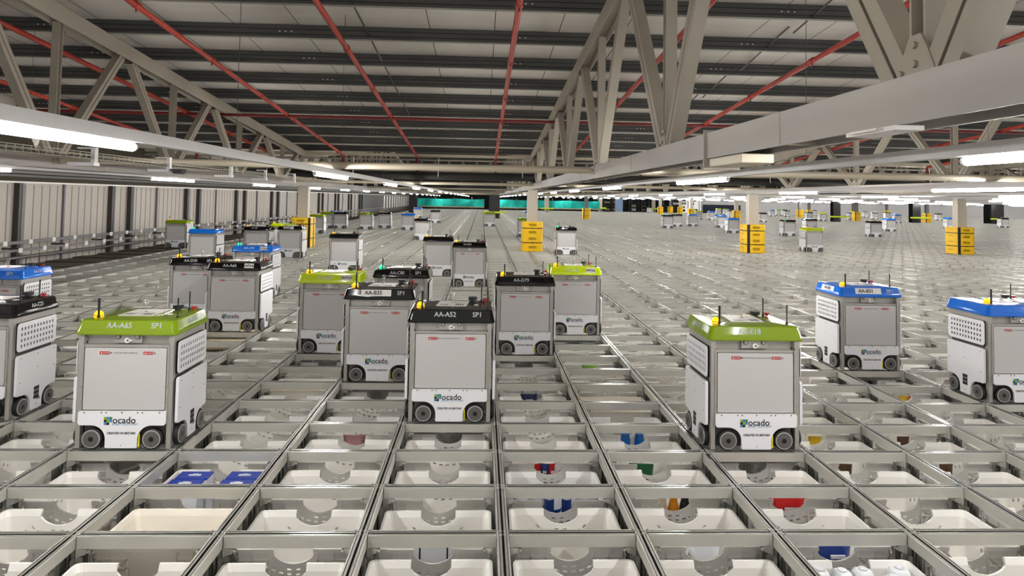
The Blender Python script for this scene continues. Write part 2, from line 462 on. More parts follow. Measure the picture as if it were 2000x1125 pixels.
# valley girder at Y=18.3
g=empty('valley_girder',(0,18.3,0)); tag(g,'beige lattice girder under the roof valley between the column heads','girder')
mb=MB().box(XL,XR-1,-.09,.09,2.98,3.07,'tie_tube'); mb.build('upper_rail',g,fix=False)
mb=MB().box(XL,XR-1,-.12,.12,2.86,2.90,'beam_paint'); mb.build('lower_rail',g,fix=False)
mb=MB(); x=XL+.2
while x<34:
    if not(-4.6<x<-2.0 or -1.2<x<1.5) or True:
        mb.bar((x,0,2.56),(x+.12,0,2.86),.05,.03,'beam_paint',side=(0,1,0)); mb.bar((x+.24,0,2.56),(x+.12,0,2.86),.05,.04,'beam_paint',side=(0,1,0))
    x+=.45
mb.build('lattice',g,fix=False)
mb=MB().box(XL,XR-1,-.1,.1,2.50,2.56,'beam_paint'); mb.build('bottom_rail',g,fix=False)
for (y,z,r,l) in ((17.25,2.34,.125,'black fabric air duct running across behind the column heads'),(40,2.5,.3,'second black duct across the middle of the hall')):
    d=thing_(MB().cyl((XL,y,z),(60,y,z),r,'duct_black',20),'air_duct',l,'duct')
    mb=MB(); x=-9.3
    while x<40:
        mb.path([(x,y-r*.2,z+.55),(x,y-r*.9,z+r*.6),(x,y-r-.01,z-r*.2)],.012,'label_white',6); x+=2.6
    mb.build('hanger_strap',d,fix=False)
dd=Vector((0,1,-.085)).normalized(); cpl=MB().cyl(-dd*.05,dd*.05,.050,'pipe_red',12).cyl((0,0,-.02),(0,0,-.09),.011,'pipe_dark_red',6).mesh('coupling',fix=False)
# red sprinkler pipes down the slope, each with its drop at the valley
for n,x in enumerate((-9.0,-6.7,-4.5,-2.2,.27,2.55,4.9,7.05,9.5,11.9,14.3,18.0,21.0,25,29)):
    s=empty('sprinkler_pipe',(x,0,0)); 
    lab=('red sprinkler pipe nearest the left wall','second red sprinkler pipe from the left wall','red sprinkler pipe just right of the left truss','red sprinkler pipe left of the hall centre line','red sprinkler pipe at the hall centre, left of the heavy truss','red sprinkler pipe passing behind the heavy truss','long red sprinkler pipe right of the heavy truss','red sprinkler pipe at the upper right corner')[n] if n<8 else 'red sprinkler pipe at the far right beyond the heavy truss'
    tag(s,lab,'pipe','red sprinkler pipes under the roof')
    y0=-3; z=lambda q: zroof(q)-.22
    mb=MB().cyl((0,-1,z(-1)),(0,17.6,z(17.6)),.040,'pipe_red',12); mb.cyl((0,-3.5,z(-3.5)),(0,-1,z(-1)),.040,'pipe_red',12); mb.build('pipe',s,fix=False)
    mb=MB().cyl((0,17.6,z(17.6)),(0,17.6,2.45),.045,'pipe_dark_red',12).cyl((0,17.6,2.62),(0,17.6,2.54),.10,'pipe_dark_red',12); mb.build('drop_pipe',s,fix=False)
    q=-.5+.4*(n%3)
    while q<17 and n<10:
        link('coupling',cpl,s,(0,q,z(q))); q+=2.35
thing_(MB().cyl((XL,11.5,3.42),(40,11.5,3.42),.035,'pipe_dark_red',10),'feed_pipe','thin dark red pipe crossing under the purlins','pipe')
for x,l in ((-1.95,'thin grey rod beside the red pipe left of centre'),(4.3,'thin grey rod beside the long red pipe at right')):
    mb=MB()
    for a,b in ((4.0,6.0),(6.05,8.0),(8.05,10.0),(10.05,12.4)): mb.cyl((x,a,zroof(a)+.12),(x+.05,b,zroof(b)+.02),.014,'purlin',6)
    thing_(mb,'bracing_rod',l,'rod')

# lighting rows: white trunking with tubes hung under it
LX=[-6.25,-2.08,2.50]+[7.1+4.6*k for k in range(19)]
for n,x in enumerate(LX):
    xe=YB-2
    l={0:'white lighting rail nearest the left wall',1:'white lighting rail running from upper left to the centre',2:'white lighting rail running from the right edge to the centre',3:'white lighting rail beyond the near right column'}.get(n,'white lighting rail far across the hall on the right')
    t=MB().box(x-.032,x+.032,-3.2,xe,1.955,2.018,'trunk_white'); t.box(x-.036,x+.036,-3.2,xe,1.951,1.957,'trunk_white')
    t=thing_(t,'lighting_rail',l,'rail','lighting rails')
    if n<4:
        for k in range(5): q=-2.0+3.9*k; MB().cyl((x,q,2.018),(x,q,zroof(q)+.02),.0025,'purlin',5).build('hanger_wire',t,fix=False)
def lamp_mb():
    mb=MB(); mb.cyl((0,-.90,0),(0,.90,0),.024,'tube',14); return mb
lm=lamp_mb().mesh('tube',fix=False)
ends=[MB().cyl((0,s_*.90,0),(0,s_*.925,0),.022,'trunk_white',12).box(-.010,.010,s_*.905-.006,s_*.905+.006,.0,.030,'trunk_white').mesh('end_holder',fix=False) for s_ in (-1,1)]
jl=join_meshes('lamp_far',[(lm,Matrix()),(ends[0],Matrix()),(ends[1],Matrix())])
lamps=[]
for n,x in enumerate(LX):
    for k in range(-1,17):
        y=4.55+5.5*k+(.75 if n==1 else 0)+(0 if n<3 else (n*1.7)%5.5*(.3))
        if n==1 and k==-1: y=-.55
        if n==2 and k==-1: y=-.80
        if y>YB-3 or (n>2 and y<-2): continue
        c=R@(Vector((x,y,1.915))-CAM)
        if c.z<-1.5 and n>6: continue
        u=997.5+1300*c.x/max(c.z,.3); z=max(c.z,.3)
        if not(-200<u<2200) and not(n in(1,2)) and not(n<7 and y<14): continue
        lamps.append((z,n,k,x,y))
lamps.sort()
first={(1,-1):'largest lit tube, at the left edge of the picture',(2,-1):'large lit tube cut by the right edge',(1,0):'second lit tube along the rail from upper left',(2,0):'second lit tube along the rail from the right edge'}
for z,n,k,x,y in lamps[:290]:
    lab=first.get((n,k)) or {0:'lit tube on the rail nearest the left wall',1:'small lit tube on the rail towards the hall centre, left side',2:'small lit tube on the rail towards the hall centre, right side'}.get(n,'lit white tube among the many across the right of the hall')
    if z<26 :
        o=empty('tube_lamp',(x,y,1.925)); link('tube',lm,o); link('end_holder',ends[0],o); link('end_holder',ends[1],o)
    else: o=link('tube_lamp',jl,None,(x,y,1.925))
    tag(o,lab,'lamp','lit tubes under the lighting rails')
mb=MB()
for z,n,k,x,y in lamps[290:]: mb.box(x-.025,x+.025,y-.9,y+.9,1.90,1.95,'tube')
if len(lamps)>290: tag(mb.build('far_tube_lamps',fix=False),'furthest lit tubes merging into a white line','lamps',kind='stuff')

# wire cable tray with white boxes
tr=empty('cable_tray',(-4.15,0,2.0)); tag(tr,'wire basket cable tray hanging left of the centre, above the left wall','cable tray')
mb=MB(); yA,yB=-1.5,16
for dx in (-.11,.11):
    for dz in (0,.03,.06): mb.cyl((dx,yA,dz),(dx,yB,dz),.004,'wire',5)
for dx in (-.05,0,.05): mb.cyl((dx,yA,0),(dx,yB,0),.004,'wire',5)
q=yA
while q<yB: mb.path([(-.11,q,.06),(-.11,q,0),(.11,q,0),(.11,q,.06)],.003,'wire',5); q+=.10
mb.build('basket',tr,fix=False)
mb=MB()
for k in range(5): mb.path([(-.07+.03*k+.01*math.sin(q*1.3+k),yA+q*1.75,.012+.004*math.sin(q+k)) for q in range(11)],.007,'navy' if k%2 else 'black',6)
mb.build('cable',tr,fix=False)
for n,(y,l) in enumerate(((3.45,'nearest white box under the cable tray'),(5.05,'second white box under the cable tray, with a black unit beside it'),(7.1,'third white box under the cable tray'),(8.75,'fourth white box under the cable tray'),(10.6,'furthest white box under the cable tray'))):
    mb=MB().box(-.13,.13,-.05,.05,-.07,-.035,'trunk_white').box(.085,.125,-.03,.03,-.035,.10,'trunk_white').box(-.05,.125,-.03,.03,.10,.115,'trunk_white')
    if n==1: mb.prism([(.14,-.03),(.30,-.03),(.27,-.09),(.19,-.09)],'y',-.06,.06,'black')
    o=mb.build('junction_box',None,fix=False,loc=(-4.15,y,2.0)); tag(o,l,'box','boxes on the cable tray')

# ------------------------------------------------------------------ walls
mb=MB()
mb.box(XL-.06,XL,-6,55.4,-1.6,5.2,'wall_panel')
y=-3.0
while y<55: mb.box(XL,XL+.006,y,y+.035,-1.6,1.80,'wall_groove'); y+=.30
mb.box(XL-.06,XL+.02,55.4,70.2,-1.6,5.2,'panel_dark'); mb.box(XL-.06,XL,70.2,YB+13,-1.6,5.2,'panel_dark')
mb.box(XL,XL+.10,-6,YB,1.84,3.05,'board_brown')
wl=tag(mb.build('wall_left',fix=False),kind='structure')
for k in range(-2,9):
    for q in (1.65,0,.0):
        pass
    for off in (16.5,17.55):
        y=off+4.95*k; mb=MB().box(XL,XL+.13,y-.075,y+.02,-1.6,1.84,'stud_dark').box(XL,XL+.14,y+.02,y+.085,-1.6,1.84,'stud_grey'); mb.build('wall_post',wl,fix=False)
    y=14.35+4.95*k; MB().box(XL,XL+.05,y-.03,y+.03,-1.6,1.84,'stud_grey').build('wall_post',wl,fix=False)
y=71.0
while y<96: MB().box(XL,XL+.06,y-.35,y+.35,.35,1.75,'label_white').build('light_panel',wl,fix=False); y+=2.2
# strip with the glow of a lamp row painted as white, and beams at the wall head
mb=MB().box(XL+.11,XL+.20,-6,YB,1.835,1.875,'label_white'); thing_(mb,'eaves_strip','strip along the head of the left wall, lamp glow painted white','rail')
mb=MB()
for z,xo in ((1.97,.5),(2.10,.9),(2.02,1.3)): mb.box(XL+xo,XL+xo+.06,-6,60,z,z+.05,'rail_grey')
thing_(mb,'eaves_beam','grey parallel beams under the eaves above the left wall','beam')
# guard rails with white tags
for z,xo,hh,l,nm in ((.50,.22,.07,'upper grey rail with white tags along the left wall','a'),(.36,.62,.05,'lower grey rail with white tags, nearer than the wall rail','b')):
    o=empty('tagged_rail',(XL+xo,0,z)); tag(o,l,'rail','tagged rails on the left wall')
    MB().box(-.03,.03,-4,69,-hh,0,'rail_grey').build('rail',o,fix=False)
    y=9.35
    tg=MB().box(.031,.036,0,.13,-hh*.5-.055,-hh*.5+.05,'label_white').mesh('tag_plate'); bk=MB().box(-.40,.0,0,.04,-.02,.02,'stud_dark').mesh('bracket')
    while y<48: link('tag_plate',tg,o,(0,y,0)); y+=.85 if nm=='a' else .82
    if nm=='b':
        y=10.2
        while y<40: link('bracket',bk,o,(0,y,0)); y+=1.7
thing_(MB().cyl((XL+.25,10.9,.12),(XL+.25,60,.12),.035,'rail_grey',10),'hand_pipe','grey round pipe low along the left wall','pipe')
# dark side strip and brown boards left of the grid
mb=MB(); 
for j in range(J0,J1,1):
    y=j*D
    mb.box(I0*W-1.45,I0*W-.04,y+.03,y+D-.035,-.06,-.012-(.02 if j%2 else 0),'board_brown')
thing_(mb,'edge_boarding','dark brown boards closing the strip between grid and left wall','boards')
mb=MB()
for j in range(0,J1):
    for i in (I0,I0+1):
        mb.box(i*W+.04,(i+1)*W-.04,j*D+.035,(j+1)*D-.035,-.075,-.055,'panel_dark')
thing_(mb,'edge_plates','dark flat plates filling the outer cells by the left wall','plates')

# far end and right wall
mb=MB().box(XL,34,YB+13,YB+13.2,-1.6,5.2,'far_dark')
mb.box(34,XR,YB+2,YB+2.2,-1.6,5.2,'far_wall'); tag(mb.build('wall_back',fix=False),kind='structure')
tag(MB().box(XR,XR+.2,-6,YB+13,-1.6,5.2,'far_wall').build('wall_right',fix=False),kind='structure')
def netting(x0,x1,l):
    o=empty('debris_netting',(x0,YB-4,0)); tag(o,l,'netting','teal netting across the end of the grid'); w=x1-x0
    mb=MB(); n=int(w/.5)
    vs=[];fs=[]
    for i in range(n+1):
        y=.10*math.sin(i*1.1); x=w*i/n; vs+= [(x,y,.42),(x,y+.02,.42),(x,y,1.5+.04*math.sin(i*.7)),(x,y+.02,1.5+.04*math.sin(i*.7))]
    for i in range(n): a=i*4; fs+=[(a,a+4,a+6,a+2),(a+1,a+3,a+7,a+5),(a+2,a+6,a+7,a+3),(a,a+1,a+5,a+4)]
    mb.add(vs,fs,'netting').build('net',o,fix=False)
    for i in range(int(w/2.6)+1): MB().cyl((i*2.6,.1,0),(i*2.6,.1,1.8),.04,'rail_grey',8).build('net_post',o,fix=False)
    MB().box(0,w,-.15,.05,.28,.42,'ply').build('timber_rail',o,fix=False)
netting(-9.4,.2,'teal netting left of the dark central column at the far end')
netting(2.3,17.0,'teal netting right of the dark central column at the far end')
# machinery seen past the end of the grid
rng=random.Random(3)
for n,x in enumerate([18.2+1.55*k for k in range(11)]):
    o=empty('service_rack',(x,YB+3+rng.random()*3,0)); tag(o,'steel service rack with boxes at the far end, right of the netting','rack','service racks at the far end')
    mb=MB(); 
    for dx in (-.6,.6): mb.box(dx-.04,dx+.04,-.04,.04,-.2,2.6,'stud_grey')
    mb.build('frame',o,fix=False)
    mb=MB()
    for q in range(4): zz=.1+.55*q; mb.box(-.55,-.55+.9*rng.random()+.15,-.2,.2,zz,zz+.25+.2*rng.random(),rng.choice(['card','stud_dark','navy','label_white','rail_grey','ply','stud_dark']))
    mb.build('stored_boxes',o,fix=False)
tag(MB().box(20.5,21.7,YB+2.2,YB+2.3,-.1,2.0,'screen_blue').build('hanging_sheet',None),'pale blue sheet hanging in the machinery at the far end','sheet')
tag(MB().box(34.2,40,YB+1.5,YB+1.9,-.2,1.3,'navy').build('dark_screen',None),'dark navy screen in front of the pale end wall','screen')

# ------------------------------------------------------------------ columns
def column(x,y,k,l,w=.30,lat=None,grp='columns'):
    mb=MB()
    for s in (-1,1): mb.box(-w/2,w/2,s*w*.42-.012,s*w*.42+.012,-1.6,1.97,k)
    mb.box(-.01,.01,-w*.41,w*.41,-1.6,1.97,k)
    if k=='column_cream':
        mb=MB().box(-w/2,w/2,-w*.42,w*.42,-1.6,1.97,k)
        mb.box(-w/2-.015,-w/2+.01,-w*.46,w*.46,-1.6,1.9,k); mb.box(w/2-.01,w/2+.015,-w*.46,w*.46,-1.6,1.9,k)
    o=mb.build('support_column',None,fix=False,loc=(x,y,0)); tag(o,l,'column',grp,kind='thing'); return o
def guard(x,y,l,w=.335,h=.95):
    o=empty('column_guard',(x,y,0)); tag(o,l,'column guard','yellow column guards')
    r=.10
    def shell(z0,z1):
        mb=MB(); mb.loft([rrect(w-.015,w-.015,r,z0,4),rrect(w,w,r,z0+.012,4),rrect(w,w,r,z1-.012,4),rrect(w-.015,w-.015,r,z1,4)],'guard_yellow')
        for q in (-1,1):
            for xx in (0,):
                for s in (-1,1):
                    zm=(z0+z1)/2
                    for zz in ([zm] if z1-z0<.3 else [z0+.12,z1-.12]):
                        mb.box(-.12,.12,s*w-.002,s*w+.002,zz+.02,zz+.035,'guard_shade'); mb.box(s*w-.002,s*w+.002,-.12,.12,zz+.02,zz+.035,'guard_shade'); mb.box(-.12,.12,s*w-.002,s*w+.002,zz-.035,zz-.022,'guard_shade'); mb.box(-.12,.12,s*w-.002,s*w+.002,zz-.008,zz+.006,'guard_shade'); mb.box(-.29,-.25,s*w-.002-.0,s*w+.002,zz-.03,zz+.03,'guard_shade') if 0 else None
        return mb
    hs=[(0,.275),(.29,.735),(.75,h)]
    for a,b in hs: shell(a,b).build('shell',o,fix=False)
    for z in (.2825,.7425):
        mb=MB(); mb.loft([rrect(w-.004,w-.004,r,z-.012,4),rrect(w-.004,w-.004,r,z+.012,4)],'black'); mb.box(-.03,.03,-w-.012,-w+.01,z-.015,z+.015,'black')
        mb.build('strap',o,fix=False)
    if x>5:
        MB().box(-w-.006,-w+.08,-w-.004,w+.004,.0,h,'black').build('joint',o,fix=False) if False else MB().box(-w+.03,-w+.12,-w-.006,-w+.02,.0,h,'black').build('joint',o,fix=False)
    elif x<-5: MB().box(w-.006,w+.006,-.05,.05,0,h,'black').box(w-.09,w-.02,-w-.006,-w+.02,0,h,'black').build('joint',o,fix=False)
    return o
CL=[(-5.93,18.55,'cream column near the left wall'),(1.50,18.2,'cream column at the hall centre under the heavy truss'),(9.08,18.95,'cream column right of centre'),(16.95,19.75,'large cream column near the right edge')]
GL=['yellow guard around the foot of the left column','yellow guard around the foot of the centre column','yellow guard around the foot of the column right of centre','yellow guard around the foot of the column near the right edge']
for (x,y,l),g in zip(CL,GL): column(x,y,'column_cream',l); guard(x,y,g)
FG=[(9.09,55.2,'stud_grey','small yellow guard on the dark column right of the hall centre'),(23.84,58.5,'column_cream','distant yellow guard just left of the column right of centre'),(22.07,66.5,'column_cream','distant yellow guard behind the blue and lime lidded robots'),(23.64,84.6,'column_cream','leftmost of the small far yellow guards'),(28.25,91,'column_cream','second small far yellow guard from the left'),(27.95,95,'stud_grey','furthest yellow guard, half hidden by robots'),
 (38.9,77,'stud_grey','distant yellow guard in the cluster right of the second column'),(42.6,82,'stud_grey','distant yellow guard behind the cluster of guards'),(38.69,64.2,'stud_grey','distant yellow guard left of the hall right side dark column'),(45.32,62.9,'stud_grey','distant yellow guard just left of the large right column'),(58,90,'stud_grey','tiny yellow guard in front of the pale end wall'),(44,74,'stud_grey','tiny yellow guard beside the dark slim column')]
for x,y,k,l in FG:
    column(x,y,k,'thin column above the %s'%l.replace('small ','').replace('tiny ',''),.30); guard(x,y,l,.335)
for x,y,l,w in ((.92,53.4,'dark square column at the hall centre with a lime bar',.9),(34.42,60.4,'dark column with lime bar, right of the second column',.7),(43.19,61.6,'dark column with lime bar, left of the large right column',.8),(52.39,62.9,'wide dark column with lime bar at the right edge',1.3),(-7.58,68.9,'dark column beside the pale slatted wall panels',.8)):
    column(x,y,'column_dark',l,w,grp='dark columns')
    if x>0:
        o=empty('barrier_bar',(x,y-.75,0)); tag(o,'lime crash bar in front of the '+l.replace(' with a lime bar','').replace(' with lime bar',''),'barrier','lime crash bars')
        MB().box(-1.0 if x<5 else -.9,1.0,-.06,.06,.42,.58,'bar_lime').build('bar',o,bevel=.03); MB().box(-.06,.06,-.05,.05,0,.42,'stud_dark').build('stand',o)
for x,y,l in ((8.15,81.6,'lime bar before the far slim column, left of the netting end'),(17.6,96,'lime bar at the right end of the netting'),(26.57,99.5,'lime bar left of the far yellow guards')):
    column(x,y,'column_cream',l.replace('lime bar','pale far column').replace('before the far slim column, ',''),.5,grp='far columns')
    o=empty('barrier_bar',(x,y-.6,0)); tag(o,l,'barrier','lime crash bars')
    MB().box(-.8,.8,-.06,.06,.42,.62,'bar_lime').build('bar',o,bevel=.03); MB().box(-.06,.06,-.05,.05,0,.42,'stud_dark').build('stand',o)
# ================================================================== robots
WX,WY,WZ,WR=.192,.150,.068,.068
def arc(cx_,cz_,r,a0,a1,n=8): return [(cx_+r*math.cos(a0+(a1-a0)*i/n),cz_+r*math.sin(a0+(a1-a0)*i/n)) for i in range(n+1)]
def half_mirror(right): return right+[(-x,z) for x,z in reversed(right)]
def robot_meshes():
    P={}
    # chassis
    mb=MB()
    mb.box(-.272,.272,-.225,.225,.16,.672,'steel'); mb.box(-.272,.272,-.200,.225,.672,.74,'steel'); mb.box(-.262,.262,-.215,.215,.02,.16,'dark_steel')
    for sx in (-1,1):
        for sy in (-1,1):
            xa,xb=sorted((sx*.276,sx*.305)); ya,yb=sorted((sy*.205,sy*.243)); mb.box(xa,xb,ya,yb,.004,.738,'steel'); 
            xc,xd=sorted((sx*.268,sx*.280)); yc,yd=sorted((sy*.238,sy*.250)); mb.box(xc,xd,yc,yd,.24,.67,'steel')
        xa,xb=sorted((sx*.272,sx*.302)); mb.box(xa,xb,-.205,.205,.17,.47,'dark_steel'); xa,xb=sorted((sx*.272,sx*.314)); mb.box(xa,xb,-.202,.202,.475,.688,'black')
        xa,xb=sorted((sx*.272,sx*.306)); mb.box(xa,xb,-.243,.243,.69,.737,'steel')
    for sy in (-1,1):
        ya,yb=sorted((sy*.225,sy*.240))
        mb.box(-.272,.272,ya,yb,.655,.672,'steel'); mb.box(-.272,.272,ya,yb,.236,.250,'steel')
        for q in range(6): mb.cyl((-.24+.096*q,sy*.240,.664),(-.24+.096*q,sy*.243,.664),.004,'chrome',6)
        for q in range(4):
            for sx in (-1,1): mb.cyl((sx*.274,sy*.250,.30+.10*q),(sx*.274,sy*.2525,.30+.10*q),.0035,'chrome',6)
    P['chassis']=mb.mesh('chassis',fix=True)
    # camera unit in the recess
    mb=MB(); mb.box(-.09,.09,-.228,-.200,.682,.737,'steel')
    for sx in (-1,1): mb.cyl((sx*.062,-.225,.722),(sx*.062,-.236,.722),.016,'dark_steel',14); mb.cyl((sx*.062,-.236,.722),(sx*.062,-.237,.722),.011,'steel',14)
    mb.cyl((0,-.23,.700),(0,-.240,.700),.018,'label_white',14); mb.box(.0,.03,-.238,-.231,.695,.705,'label_white'); mb.cyl((.004,-.24,.700),(.004,-.2415,.700),.006,'black',10)
    P['latch_unit']=mb.mesh('latch_unit')
    # front and rear panel
    mb=MB(); mb.prism(rpoly(-.262,.262,.252,.652,.004,1),'y',-.248,-.236,'panel_white')
    P['front_panel']=mb.mesh('front_panel',bevel=.0015)
    mb=MB(); mb.prism(rpoly(-.262,.262,.252,.652,.004,1),'y',.236,.246,'panel_white'); P['rear_panel']=mb.mesh('rear_panel')
    # apron with wheel arches
    rt=[(.0,.248)]
    rt+= [(.268,.248)]+arc(.266,.234,.014,PI/2,0,3)+arc(.262,.176,.018,0,-PI/2,4)+[(.192,.158)]
    rt+= arc(WX,WZ,.090,PI/2,PI,8)+[(.102,.03)]+arc(.090,.026,.014,0,-PI/2,3)
    poly=[]; 
    for p in rt[1:]: poly.append(p)
    poly=half_mirror(poly)
    def apron(s):
        mb=MB(); a,b=(-.266,-.251) if s<0 else (.251,.264)
        mb.prism(poly,'y',a,b,'robot_white'); return mb
    P['apron']=apron(-1).mesh('apron',bevel=.003)
    P['rear_apron']=apron(1).mesh('rear_apron')
    mb=MB()
    for x in (-.24,-.13,-.10,0,.10,.13,.24): mb.cyl((x,-.266,.240),(x,-.268,.240),.0045,'dark_steel',8)
    mb.cyl((0,-.266,.03),(0,-.2675,.03),.003,'dark_steel',6)
    P['apron']=join_meshes('apron',[(P['apron'],Matrix()),(mb.mesh('s'),Matrix())])
    P['marker_strip']=MB().box(.108,.116,-.262,-.254,.02,.10,'yellow_strip').mesh('marker_strip')
    # side covers
    def side_low():
        r=[(.0,.455),(.205,.455)]+arc(.205,.435,.020,PI/2,0,4)+[(.225,.18)]+arc(.207,.174,.018,0,-PI/2,3)
        r+=[(.165,.156)]+arc(WY,WZ,.085,PI/2*.9,PI,8)+[(.065,.03)]+arc(.053,.026,.012,0,-PI/2,3)
        mb=MB().prism(half_mirror(r[1:]),'x',.318,.338,'robot_white'); return mb
    def mirror(me,name):
        m2=me.copy(); m2.name=name; m2.transform(Matrix.Diagonal((-1,1,1,1))); m2.flip_normals(); return m2
    P['lower_side_cover']=side_low().mesh('lower_side_cover',bevel=.006)
    # dimples
    mb=MB()
    for r_ in range(5):
        for c in range(9): y=-.15+.0375*c; z=.42-.033*r_; mb.add([(.3385,y-.009,z-.006),(.3385,y+.009,z-.002),(.3385,y+.009,z+.010),(.3385,y-.009,z+.006),(.3365,y,z)],[(0,1,4),(1,2,4),(2,3,4),(3,0,4),(0,3,2,1)],'robot_white')
    for y,z in ((-.19,.43),(.0,.43),(.19,.43),(-.19,.25),(0,.33),(.19,.30),(0,.05)): mb.cyl((.337,y,z),(.3395,y,z),.004,'dark_steel',6)
    P['lower_side_cover']=join_meshes('lower_side_cover',[(P['lower_side_cover'],Matrix()),(mb.mesh('d',fix=False),Matrix())])
    cut=MB()
    for r_ in range(4):
        for c in range(11):
            y=-.175+.035*c; z=.645-.042*r_; cut.box(.30,.36,y-.0085,y+.0085,z-.0115,z+.0115,'black')
    up=MB().prism(rpoly(-.222,.222,.480,.690,.028,5),'x',.3235,.3285,'robot_white').mesh('u')
    P['perforated_cover']=boolean(up,cut.mesh('c')); P['perforated_cover'].name='perforated_cover'
    # side logo
    mb=MB()
    for r_ in range(3):
        for c in range(2 if r_==2 else 2): mb.box(.3385,.340,-.03+.03*c,-.003+.03*c,.155-.032*r_,.183-.032*r_,'letter_black')
    P['side_logo']=mb.mesh('side_logo')
    # wheels (axis y, centred)
    def wheel(r=WR,w=.034):
        mb=MB(); n=24
        prof=[(r-.010,-w/2),(r-.002,-w/2+.004),(r,-w/2+.010),(r,w/2-.010),(r-.002,w/2-.004),(r-.010,w/2)]
        mb.loft([[(a*math.cos(2*PI*i/n),y,a*math.sin(2*PI*i/n)) for i in range(n)] for a,y in prof],'rubber',True); return mb
    P['wheel']=wheel().mesh('wheel')
    mb=MB(); w=.034
    mb.cyl((0,-w/2-.001,0),(0,-w/2-.004,0),.058,'rim_light',24); mb.cyl((0,-w/2-.003,0),(0,-w/2-.006,0),.051,'hub_grey',24); mb.cyl((0,-w/2-.005,0),(0,-w/2-.0075,0),.015,'black',16); mb.cyl((0,-w/2-.005,0),(0,-w/2-.0068,0),.022,'dark_steel',16)
    P['wheel_hub']=mb.mesh('wheel_hub')
    # lid (one per colour)
    for k in ('lid_green','lid_lime','lid_black','lid_blue'):
        mb=MB(); mb.loft([rrect(.318,.254,.03,.742),rrect(.326,.262,.034,.738),rrect(.329,.265,.036,.744),rrect(.329,.265,.036,.758),rrect(.322,.258,.036,.782),rrect(.311,.247,.034,.822),rrect(.3095,.2455,.034,.8275),rrect(.305,.241,.034,.8315),rrect(.298,.234,.032,.833),rrect(.16,.13,.02,.842)],k,True)
        P[k]=mb.mesh(k)
        P[k].set_sharp_from_angle(angle=.30)
    # things on the lid
    mb=MB(); z=.843
    mb.add([(-.125,-.13,z),(.105,-.13,z),(.125,.10,z),(-.105,.10,z),(-.125,-.13,z+.004),(.105,-.13,z+.004),(.125,.10,z+.004),(-.105,.10,z+.004)],[(0,3,2,1),(4,5,6,7),(0,1,5,4),(1,2,6,5),(2,3,7,6),(3,0,4,7)],'label_white')
    for q in range(4): mb.box(-.088+.016*q,-.082+.016*q,-.118,-.07,z+.004,z+.0048,'letter_black'); mb.box(.028+.016*q,.036+.016*q,-.118,-.05,z+.004,z+.0048,'letter_black')
    P['label_plate']=mb.mesh('label_plate')
    mb=MB().cyl((0,0,.843),(0,0,.905),.0045,'chrome',8).cyl((0,0,.843),(0,0,.856),.013,'chrome',10)
    pts=[(.013*math.cos(a),0,.918+.013*math.sin(a)) for a in [2*PI*i/12 for i in range(13)]]; mb.path(pts,.0032,'chrome',6)
    P['lifting_eye']=mb.mesh('lifting_eye')
    def ant(h,r): return MB().cyl((0,0,0),(0,0,.012),.010,'black',10).cyl((0,0,.01),(0,0,h),r*.75,'black',10,r2=r)
    P['thick_antenna']=ant(.125,.0085).mesh('antenna'); P['thin_antenna']=ant(.13,.0052).mesh('antenna')
    for k in ('beacon_amber','beacon_green'):
        P[k]=MB().cyl((0,0,0),(0,0,.010),.030,k,16).cyl((0,0,.010),(0,0,.014),.031,'dark_steel',16).dome((0,0,.014),.029,k,16,5).mesh('beacon')
    P['control_knob']=MB().cyl((0,0,0),(0,0,.010),.022,'black',16).cyl((0,0,.010),(0,0,.034),.036,'black',16).mesh('control_knob')
    P['stop_button']=MB().cyl((0,0,0),(0,0,.010),.011,'stop_red',12).cyl((0,0,.010),(0,0,.022),.020,'stop_red',14).mesh('stop_button')
    P['rear_sticker']=MB().box(.13,.20,-.07,-.03,.8395,.8415,'label_white').mesh('sticker')
    # caution labels, logo, lettering on the front
    P['caution_label']=MB().box(-.032,.032,-.2492,-.2481,-.0095,.0095,'caution_red').add([(-.027,-.2494,-.005),(-.015,-.2494,-.005),(-.021,-.2494,.006)],[(0,1,2)],'label_white').box(.037,.045,-.2492,-.2481,-.004,.004,'letter_black').mesh('caution_label',fix=False)
    T=text_mesh
    rot=Matrix.Rotation(PI/2,4,'X')
    def on(me,x,y,z): me.transform(Matrix.Translation((x,y,z))@rot); return me
    P['caution_lettering']=on(T('c','CAUTION',.0105,'label_white'),.007,-.2496,0)
    P['surface_lettering']=on(T('s','HOT BATTERY SURFACE',.011,'hub_grey',sx=1.25),0,-.2486,.620)
    P['surface_lettering_long']=on(T('s','HOT BATTERY SURFACE WHEN CHARGING',.011,'hub_grey',sx=1.25),0,-.2486,.620)
    cols=[['logo_lime','logo_blue','logo_green'],['letter_black','logo_lime','logo_blue'],['logo_blue','letter_black',None]]
    mb=MB()
    for r_ in range(3):
        for c in range(3):
            k=cols[r_][c]
            if k: mb.box(-.112+.0175*c,-.0955+.0175*c,-.2675,-.2655,.196-.0175*r_,.2125-.0175*r_,k)
    a=mb.mesh('l'); b=on(T('o','ocado',.060,'letter_black','LEFT',bold=.0006),-.058,-.2665,.190); c=on(T('p','SMART PLATFORM',.0195,'letter_blue','LEFT'),-.060,-.2665,.165)
    P['company_logo']=join_meshes('company_logo',[(a,Matrix()),(b,Matrix()),(c,Matrix())])
    P['slogan_lettering']=on(T('b','CREATED IN BRITAIN',.0205,'letter_black',bold=.0004,sx=.92),0,-.2668,.108)
    s=T('x','OSP',.022,'letter_black'); s.transform(Matrix.Translation((.3395,.022,.085))@Matrix.Rotation(PI/2,4,'Z')@rot); P['side_lettering']=s
    for k in list(P):
        if k in('lower_side_cover','perforated_cover','side_logo'): P[k+'_left']=mirror(P[k],P[k].name)
    return P
P=robot_meshes()
SL=math.atan2(.011,.04)
